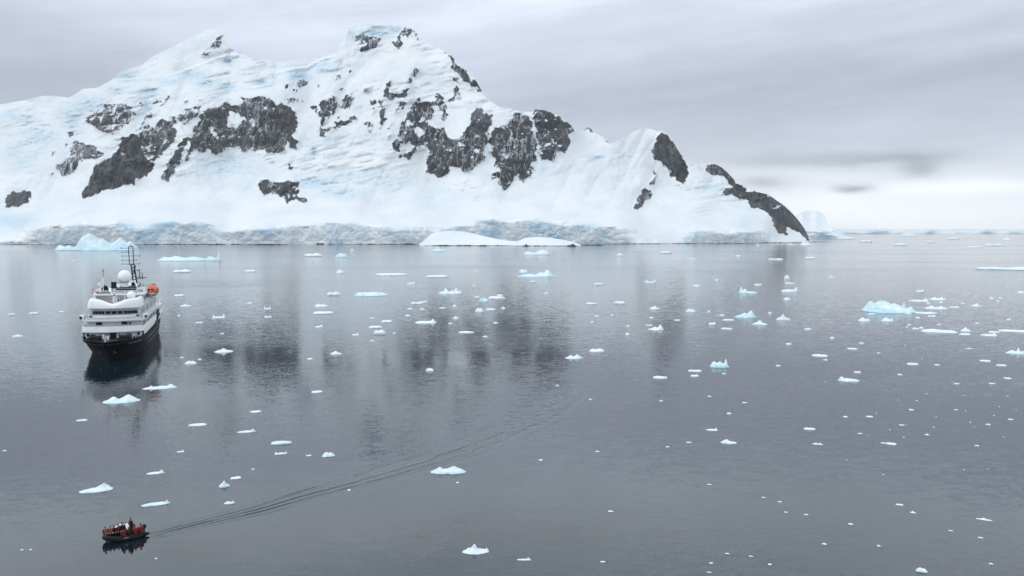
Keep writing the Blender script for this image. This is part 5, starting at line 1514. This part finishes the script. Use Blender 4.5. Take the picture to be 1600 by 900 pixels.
def joints(pose):
    """skeleton in metres, x to the person's right, y forward; z=0 is the seat (sitting) or the ground (standing)"""
    J = {}
    if pose == 'sit':
        J['hip'] = (0, 0, .10); J['chest'] = (0, .03, .42); J['neck'] = (0, .06, .62); J['head'] = (0, .09, .77)
        for s, k in ((1, 'R'), (-1, 'L')):
            J['sh' + k] = (s * .19, .04, .54); J['el' + k] = (s * .27, .08, .27); J['wr' + k] = (s * .15, .30, .22)
            J['hp' + k] = (s * .10, .02, .07); J['kn' + k] = (s * .15, .44, .08); J['an' + k] = (s * .14, .42, -.32)
    else:
        J['hip'] = (0, 0, .95); J['chest'] = (0, .02, 1.27); J['neck'] = (0, .02, 1.47); J['head'] = (0, .04, 1.63)
        for s, k in ((1, 'R'), (-1, 'L')):
            J['sh' + k] = (s * .19, .0, 1.39); J['el' + k] = (s * .30, -.05, 1.13) ; J['wr' + k] = (s * .20, .17, 1.02 if s > 0 else 1.16)
            J['hp' + k] = (s * .10, 0, .90); J['kn' + k] = (s * .14, .04, .49); J['an' + k] = (s * .17, -.02, .09)
    return J


def V(t): return Vector(t)


def body_fill(J):
    def f(bm):
        capsule(bm, J['hip'], J['chest'], .125, .135); capsule(bm, J['chest'], J['neck'], .12, .055); capsule(bm, J['neck'], V(J['head']) + V((0, -.01, -.03)), .052, .05)
        h = V(J['head'])
        blob(bm, h, (.075, .095, .115)); blob(bm, h + V((0, .03, -.06)), (.055, .065, .06))
        capsule(bm, h + V((0, .09, .015)), h + V((0, .112, -.02)), .010, .017, 8)      # nose
        capsule(bm, h + V((-.025, .088, -.058)), h + V((.025, .088, -.058)), .010, .010, 8)  # mouth
        for s in (1, -1):
            blob(bm, h + V((s * .077, -.005, -.005)), (.012, .022, .034))
            blob(bm, h + V((s * .032, .082, .02)), (.018, .012, .012))
        for s, k in ((1, 'R'), (-1, 'L')):
            capsule(bm, J['neck'], J['sh' + k], .05, .06); capsule(bm, J['sh' + k], J['el' + k], .056, .043); capsule(bm, J['el' + k], J['wr' + k], .042, .028)
            capsule(bm, J['hp' + k], J['kn' + k], .088, .060); capsule(bm, J['kn' + k], J['an' + k], .058, .040)
            a = V(J['an' + k]); capsule(bm, a + V((0, -.03, -.05)), a + V((0, .17, -.06)), .038, .030)
            # hand: palm, four fingers bent at the knuckle, thumb from the side
            w = V(J['wr' + k]); d = (w - V(J['el' + k])).normalized()
            side = V((0, 0, 1)).cross(d).normalized(); up = d.cross(side).normalized()
            if up.z < 0: up = -up
            for i in range(4):
                o = side * (.026 * (i - 1.5) / 1.2)
                kn = w + d * .085 + o
                capsule(bm, w + d * .01 + o * .6, kn, .016, .013, 8)
                L = (.038, .045, .042, .032)[i]
                m1 = kn + d * L * .8 - up * .012; capsule(bm, kn, m1, .0105, .0095, 8)
                m2 = m1 + d * L * .35 - up * .028; capsule(bm, m1, m2, .0095, .008, 8)
            t0 = w + d * .03 - side * s * .03; t1 = t0 + d * .035 - side * s * .030; capsule(bm, w + d * .02, t1, .016, .012, 8); capsule(bm, t1, t1 + d * .032 - up * .008, .011, .009, 8)
    return f


def parka_fill(J, puff=.028):
    def f(bm):
        capsule(bm, J['hip'], J['chest'], .155 + puff * .5, .15 + puff * .6, 16); capsule(bm, J['chest'], V(J['neck']) + V((0, 0, -.02)), .14 + puff * .4, .075, 16)
        capsule(bm, V(J['neck']) + V((0, -.03, -.01)), V(J['neck']) + V((0, .02, .015)), .078, .078, 12)     # collar and folded hood
        blob(bm, V(J['neck']) + V((0, -.09, -.01)), (.10, .06, .07))
        for s, k in ((1, 'R'), (-1, 'L')):
            capsule(bm, J['chest'], J['sh' + k], .10, .085 + puff * .4, 14); capsule(bm, J['sh' + k], J['el' + k], .068 + puff * .5, .058 + puff * .4, 14)
            w = V(J['wr' + k]); e = V(J['el' + k]); capsule(bm, e, e + (w - e) * .88, .058 + puff * .3, .044 + puff * .2, 14)
            capsule(bm, V(J['hip']), V(J['hip']) + (V(J['kn' + k]) - V(J['hip'])) * .25, .14, .11, 14)
    return f


def vest_fill(J):
    def f(bm):
        c = V(J['chest']); h = V(J['hip'])
        for s in (1, -1):
            capsule(bm, c + V((s * .085, .135, .08)), h + (c - h) * .35 + V((s * .085, .165, 0)), .048, .055, 12)
            capsule(bm, c + V((s * .085, .135, .08)), V(J['neck']) + V((s * .075, -.05, -.03)), .045, .035, 12)
        capsule(bm, V(J['neck']) + V((-.075, -.06, -.03)), V(J['neck']) + V((.075, -.06, -.03)), .035, .035, 12)
        capsule(bm, c + V((0, -.15, .02)), c + V((0, -.165, -.16)), .055, .045, 12)
    return f


def trousers_fill(J):
    def f(bm):
        blob(bm, V(J['hip']) + V((0, 0, -.03)), (.165, .13, .12))
        for k in 'RL':
            capsule(bm, J['hp' + k], J['kn' + k], .105, .080, 14)
            kk = V(J['kn' + k]); a = V(J['an' + k]); capsule(bm, kk, kk + (a - kk) * .75, .078, .065, 14)
    return f


def boots_fill(J, k):
    def f(bm):
        a = V(J['an' + k]); kk = V(J['kn' + k]); capsule(bm, a + (kk - a) * .42, a + V((0, 0, -.02)), .068, .055, 14)
        capsule(bm, a + V((0, -.04, -.045)), a + V((0, .20, -.055)), .050, .044, 14)
    return f


def hat_fill(J, hood):
    def f(bm):
        h = V(J['head'])
        if hood:
            blob(bm, h + V((0, -.035, .02)), (.105, .105, .135)); capsule(bm, h + V((0, -.06, -.03)), V(J['neck']) + V((0, -.04, .02)), .085, .085)
        else:
            blob(bm, h + V((0, -.012, .055)), (.088, .102, .085)); capsule(bm, h + V((0, -.01, .13)), h + V((0, -.01, .148)), .022, .018, 8)
    return f


M_SKIN = paint('skin', (.50, .30, .22), .55, dirt=.03)
M_RED = paint('red_parka_cloth', (.22, .012, .010), .8, dirt=.15, scale=6)
M_BLACKC = paint('black_parka_cloth', (.012, .014, .020), .8, dirt=.1, scale=6)
M_TROU = paint('black_waterproof_trousers', (.014, .015, .018), .6, dirt=.1, scale=6)
M_BOOT = paint('black_rubber_boot', (.012, .012, .013), .4, dirt=.1)
M_HATD = paint('dark_wool_hat', (.020, .020, .030), .9, dirt=.1, scale=20)
M_HATB = paint('blue_wool_hat', (.03, .05, .12), .9, dirt=.1, scale=20)
M_VEST = paint('dark_red_life_vest', (.16, .012, .012), .7, dirt=.1, scale=6)
M_VESTB = paint('black_life_vest', (.02, .02, .024), .7, dirt=.1, scale=6)
M_VESTG = paint('grey_life_vest', (.16, .17, .20), .7, dirt=.1, scale=6)

POSE = {}
for ps in ('sit', 'stand'):
    J = joints(ps)
    POSE[ps] = dict(body=fuse('body', body_fill(J), .0095, 2), parka=fuse('parka', parka_fill(J), .02), trousers=fuse('trousers', trousers_fill(J), .02),
                    boot_R=fuse('boot', boots_fill(J, 'R'), .018), boot_L=fuse('boot', boots_fill(J, 'L'), .018), life_vest=fuse('life_vest', vest_fill(J), .016),
                    hat=fuse('hat', hat_fill(J, False), .014), hood=fuse('hood', hat_fill(J, True), .016))


def person(label, pose, loc, face, parka, vest, hat, head='hat', size=1.0, lean=0.0):
    P = POSE[pose]
    o = bpy.data.objects.new('person', P['body']); col.objects.link(o)
    o.location = loc; o.rotation_euler = (lean, 0, face); o.scale = (size,) * 3
    tag(o, label, 'person', 'people riding in the inflatable boat')
    for nm_, mt in (('body', M_SKIN), ('parka', parka), ('trousers', M_TROU), ('boot_R', M_BOOT), ('boot_L', M_BOOT), ('life_vest', vest), (head, hat)):
        me = P[nm_]
        if not me.materials: me.materials.append(mt)
        c = o
        if nm_ != 'body':
            c = bpy.data.objects.new(nm_.split('_R')[0].split('_L')[0] if nm_.startswith('boot') else nm_, me); col.objects.link(c); c.parent = o
        c.material_slots[0].link = 'OBJECT'
        c.material_slots[0].material = mt
    return o


# ------------------------------------------------------------------ inflatable boat
NA, NB = sea(167, 852), sea(232, 837.5)
fwd = (NA - NB).normalized()
away = Vector((-fwd.y, fwd.x, 0))
if away.y < 0: away = -away
BC = (NA + NB) / 2 + away * .98
BANG = math.atan2(fwd.y, fwd.x)
BLEN = (NA - NB).length + .35
ZOD = empty('inflatable_boat', BC, BANG)
tag(ZOD, 'black inflatable boat full of people in red parkas, heading left', 'inflatable boat')
M_TUBE = paint('black_rubber_tube', (.008, .010, .011), .42, dirt=.15, scale=3)
M_TUBE2 = paint('grey_rubber_strake', (.05, .055, .055), .6, dirt=.15, scale=3)
M_FLOOR = paint('wet_aluminium_floor', (.16, .17, .18), .45, metal=.3, dirt=.2, scale=4)
HLn = BLEN / 2
def tube_line(sgn, n=30):
    """from the stern cone up to the middle of the bow"""
    P = []
    for t_ in np.linspace(0, 1, n):
        x = -HLn + t_ * (2 * HLn - .25)
        q = max(0.0, (t_ - .62) / .38)
        y = .80 * math.sqrt(max(0.0, 1 - q ** 2.4))
        P.append((x, sgn * y, .24 + .30 * max(0.0, (t_ - .55) / .45) ** 2))
    return P
tb = MB()
full = tube_line(1) + tube_line(-1)[::-1][1:]
for side in (full,):
    n = 16; rows_ = []
    for i, p in enumerate(side):
        a = Vector(side[max(i - 1, 0)]); b = Vector(side[min(i + 1, len(side) - 1)])
        d = (b - a).normalized(); u = Vector((0, 0, 1)); v = d.cross(u).normalized(); u = v.cross(d)
        e = min(i, len(side) - 1 - i)
        r = .245 * (1 if e > 4 else (.25, .50, .72, .88, .96)[e])
        rows_.append([tb.bm.verts.new(Vector(p) + (u * math.cos(2 * math.pi * k / n) + v * math.sin(2 * math.pi * k / n)) * r) for k in range(n)])
    for a, b in zip(rows_, rows_[1:]):
        for k in range(n):
            j = (k + 1) % n
            tb.bm.faces.new((a[k], a[j], b[j], b[k]))
    tb.bm.faces.new(rows_[0]); tb.bm.faces.new(rows_[-1])
tb.build('inflatable_tube', M_TUBE, ZOD, smooth=True)
MB().path([(x * 1.0, y * 1.31, z - .05) for x, y, z in full[5:-5]], .035, 6).build('rubbing_strake', M_TUBE2, ZOD, smooth=True)
MB().path([(x, y * 1.0, z + .27) for x, y, z in full[6:-6:2]], .014, 5).build('grab_rope', M_TUBE2, ZOD)
hb2 = MB(); hb2.prism([(-HLn + .55, -.66), (HLn * .45, -.66), (HLn * .80, -.3), (HLn * .86, 0), (HLn * .80, .3), (HLn * .45, .66), (-HLn + .55, .66)], .06, .14)
hb2.build('floor', M_FLOOR, ZOD)
MB().box(-HLn + .5, -HLn + .58, -.62, .62, -.05, .62).build('transom', M_FLOOR, ZOD, bevel=.015)
mo = empty('outboard_motor'); mo.parent = ZOD
mb_ = MB(); mb_.box(-HLn + .08, -HLn + .46, -.17, .17, .62, 1.02); mb_.build('cowling', M_DARK, mo, bevel=.06)
mb_ = MB(); mb_.box(-HLn + .2, -HLn + .36, -.06, .06, -.5, .64); mb_.box(-HLn + .1, -HLn + .45, -.1, .1, -.28, -.22); mb_.build('leg', M_DARK, mo, bevel=.01)
mb_ = MB(); mb_.tube((-HLn + .4, 0, .8), (-HLn + 1.05, .12, .92), .025); mb_.build('tiller', M_DARK, mo)
MB().box(-HLn + .75, -HLn + 1.15, -.3, .3, .14, .42).build('fuel_tank', paint('red_fuel_tank', (.4, .03, .02), .5), ZOD, bevel=.05)
# pale patch on the side of the tube that faces the camera
near = -1 if (Matrix.Rotation(BANG, 3, 'Z') @ Vector((0, 1, 0))).y > 0 else 1
pt = MB()
vs = []
for x in (-.05, .40):
    for a in (-.35, .45):
        vs.append((x, near * (.80 + .253 * math.cos(a)), .245 + .253 * math.sin(a)))
pq = [pt.bm.verts.new(p) for p in vs]; pq2 = [pt.bm.verts.new((p[0], p[1] - near * .05, p[2])) for p in vs]
pt.bm.faces.new((pq[0], pq[1], pq[3], pq[2])); pt.bm.faces.new((pq2[0], pq2[2], pq2[3], pq2[1]))
for a, b in ((0, 1), (1, 3), (3, 2), (2, 0)): pt.bm.faces.new((pq[a], pq2[a], pq2[b], pq[b]))
pt.build('side_patch', paint('pale_patch', (.6, .62, .64), .6), ZOD)

Mz = Matrix.Translation(BC) @ Matrix.Rotation(BANG, 4, 'Z')
def seat(x, side, turn=0.0):
    """a place on the tube; side +1 is the far tube, -1 the near one; everyone looks inwards"""
    y = -near * .76 if side > 0 else near * .76
    loc = Mz @ Vector((x, y, .47 + .12 * max(0, x / HLn) ** 2))
    yin = -y
    face = BANG + (0 if yin > 0 else math.pi) + turn
    return loc, face
CREW = [
    ('person in red parka and dark hat sitting furthest forward at the bow', 1.72, 1, .25, M_RED, M_VESTG, M_HATD, 'hat', 1.0),
    ('second person from the bow on the far tube, red parka, blue hat', 1.22, 1, .1, M_RED, M_VESTG, M_HATB, 'hat', .98),
    ('third person from the bow on the far tube, dark hood up', .82, 1, -.15, M_BLACKC, M_VESTB, M_BLACKC, 'hood', 1.0),
    ('fourth person from the bow on the far tube, red parka and dark vest', .42, 1, .1, M_RED, M_VESTB, M_HATD, 'hat', 1.03),
    ('tall person in dark hooded coat, fifth from the bow on the far tube', .0, 1, -.1, M_BLACKC, M_VESTB, M_BLACKC, 'hood', 1.16),
    ('person in red parka with back to the camera, nearest the side patch', .30, -1, .1, M_RED, M_VEST, M_HATD, 'hood', 1.0),
    ('person in dark coat with back to the camera, middle of the near tube', -.18, -1, -.1, M_BLACKC, M_VEST, M_HATD, 'hat', .92),
    ('person in red parka on the near tube, in front of the standing driver', -.85, -1, -.2, M_RED, M_VEST, M_HATB, 'hat', .95),
    ('person in red parka on the far tube, beside the standing driver', -1.0, 1, .1, M_RED, M_VESTG, M_HATD, 'hat', 1.0),
    ('person in red parka and hat sitting furthest aft on the near tube', -1.42, -1, .15, M_RED, M_VESTB, M_HATD, 'hat', 1.04),
]
for lb, x, sd2, tr, pk_, vs_, ht, hd, sz in CREW:
    loc, face = seat(x, sd2, tr)
    person(lb, 'sit', loc, face, pk_, vs_, ht, hd, sz)
person('standing boat driver in black coat at the stern of the inflatable boat', 'stand', Mz @ Vector((-.72, -near * .22, .14)), BANG - math.pi / 2 + .15, M_BLACKC, M_VESTB, M_HATD, 'hat', 1.03)
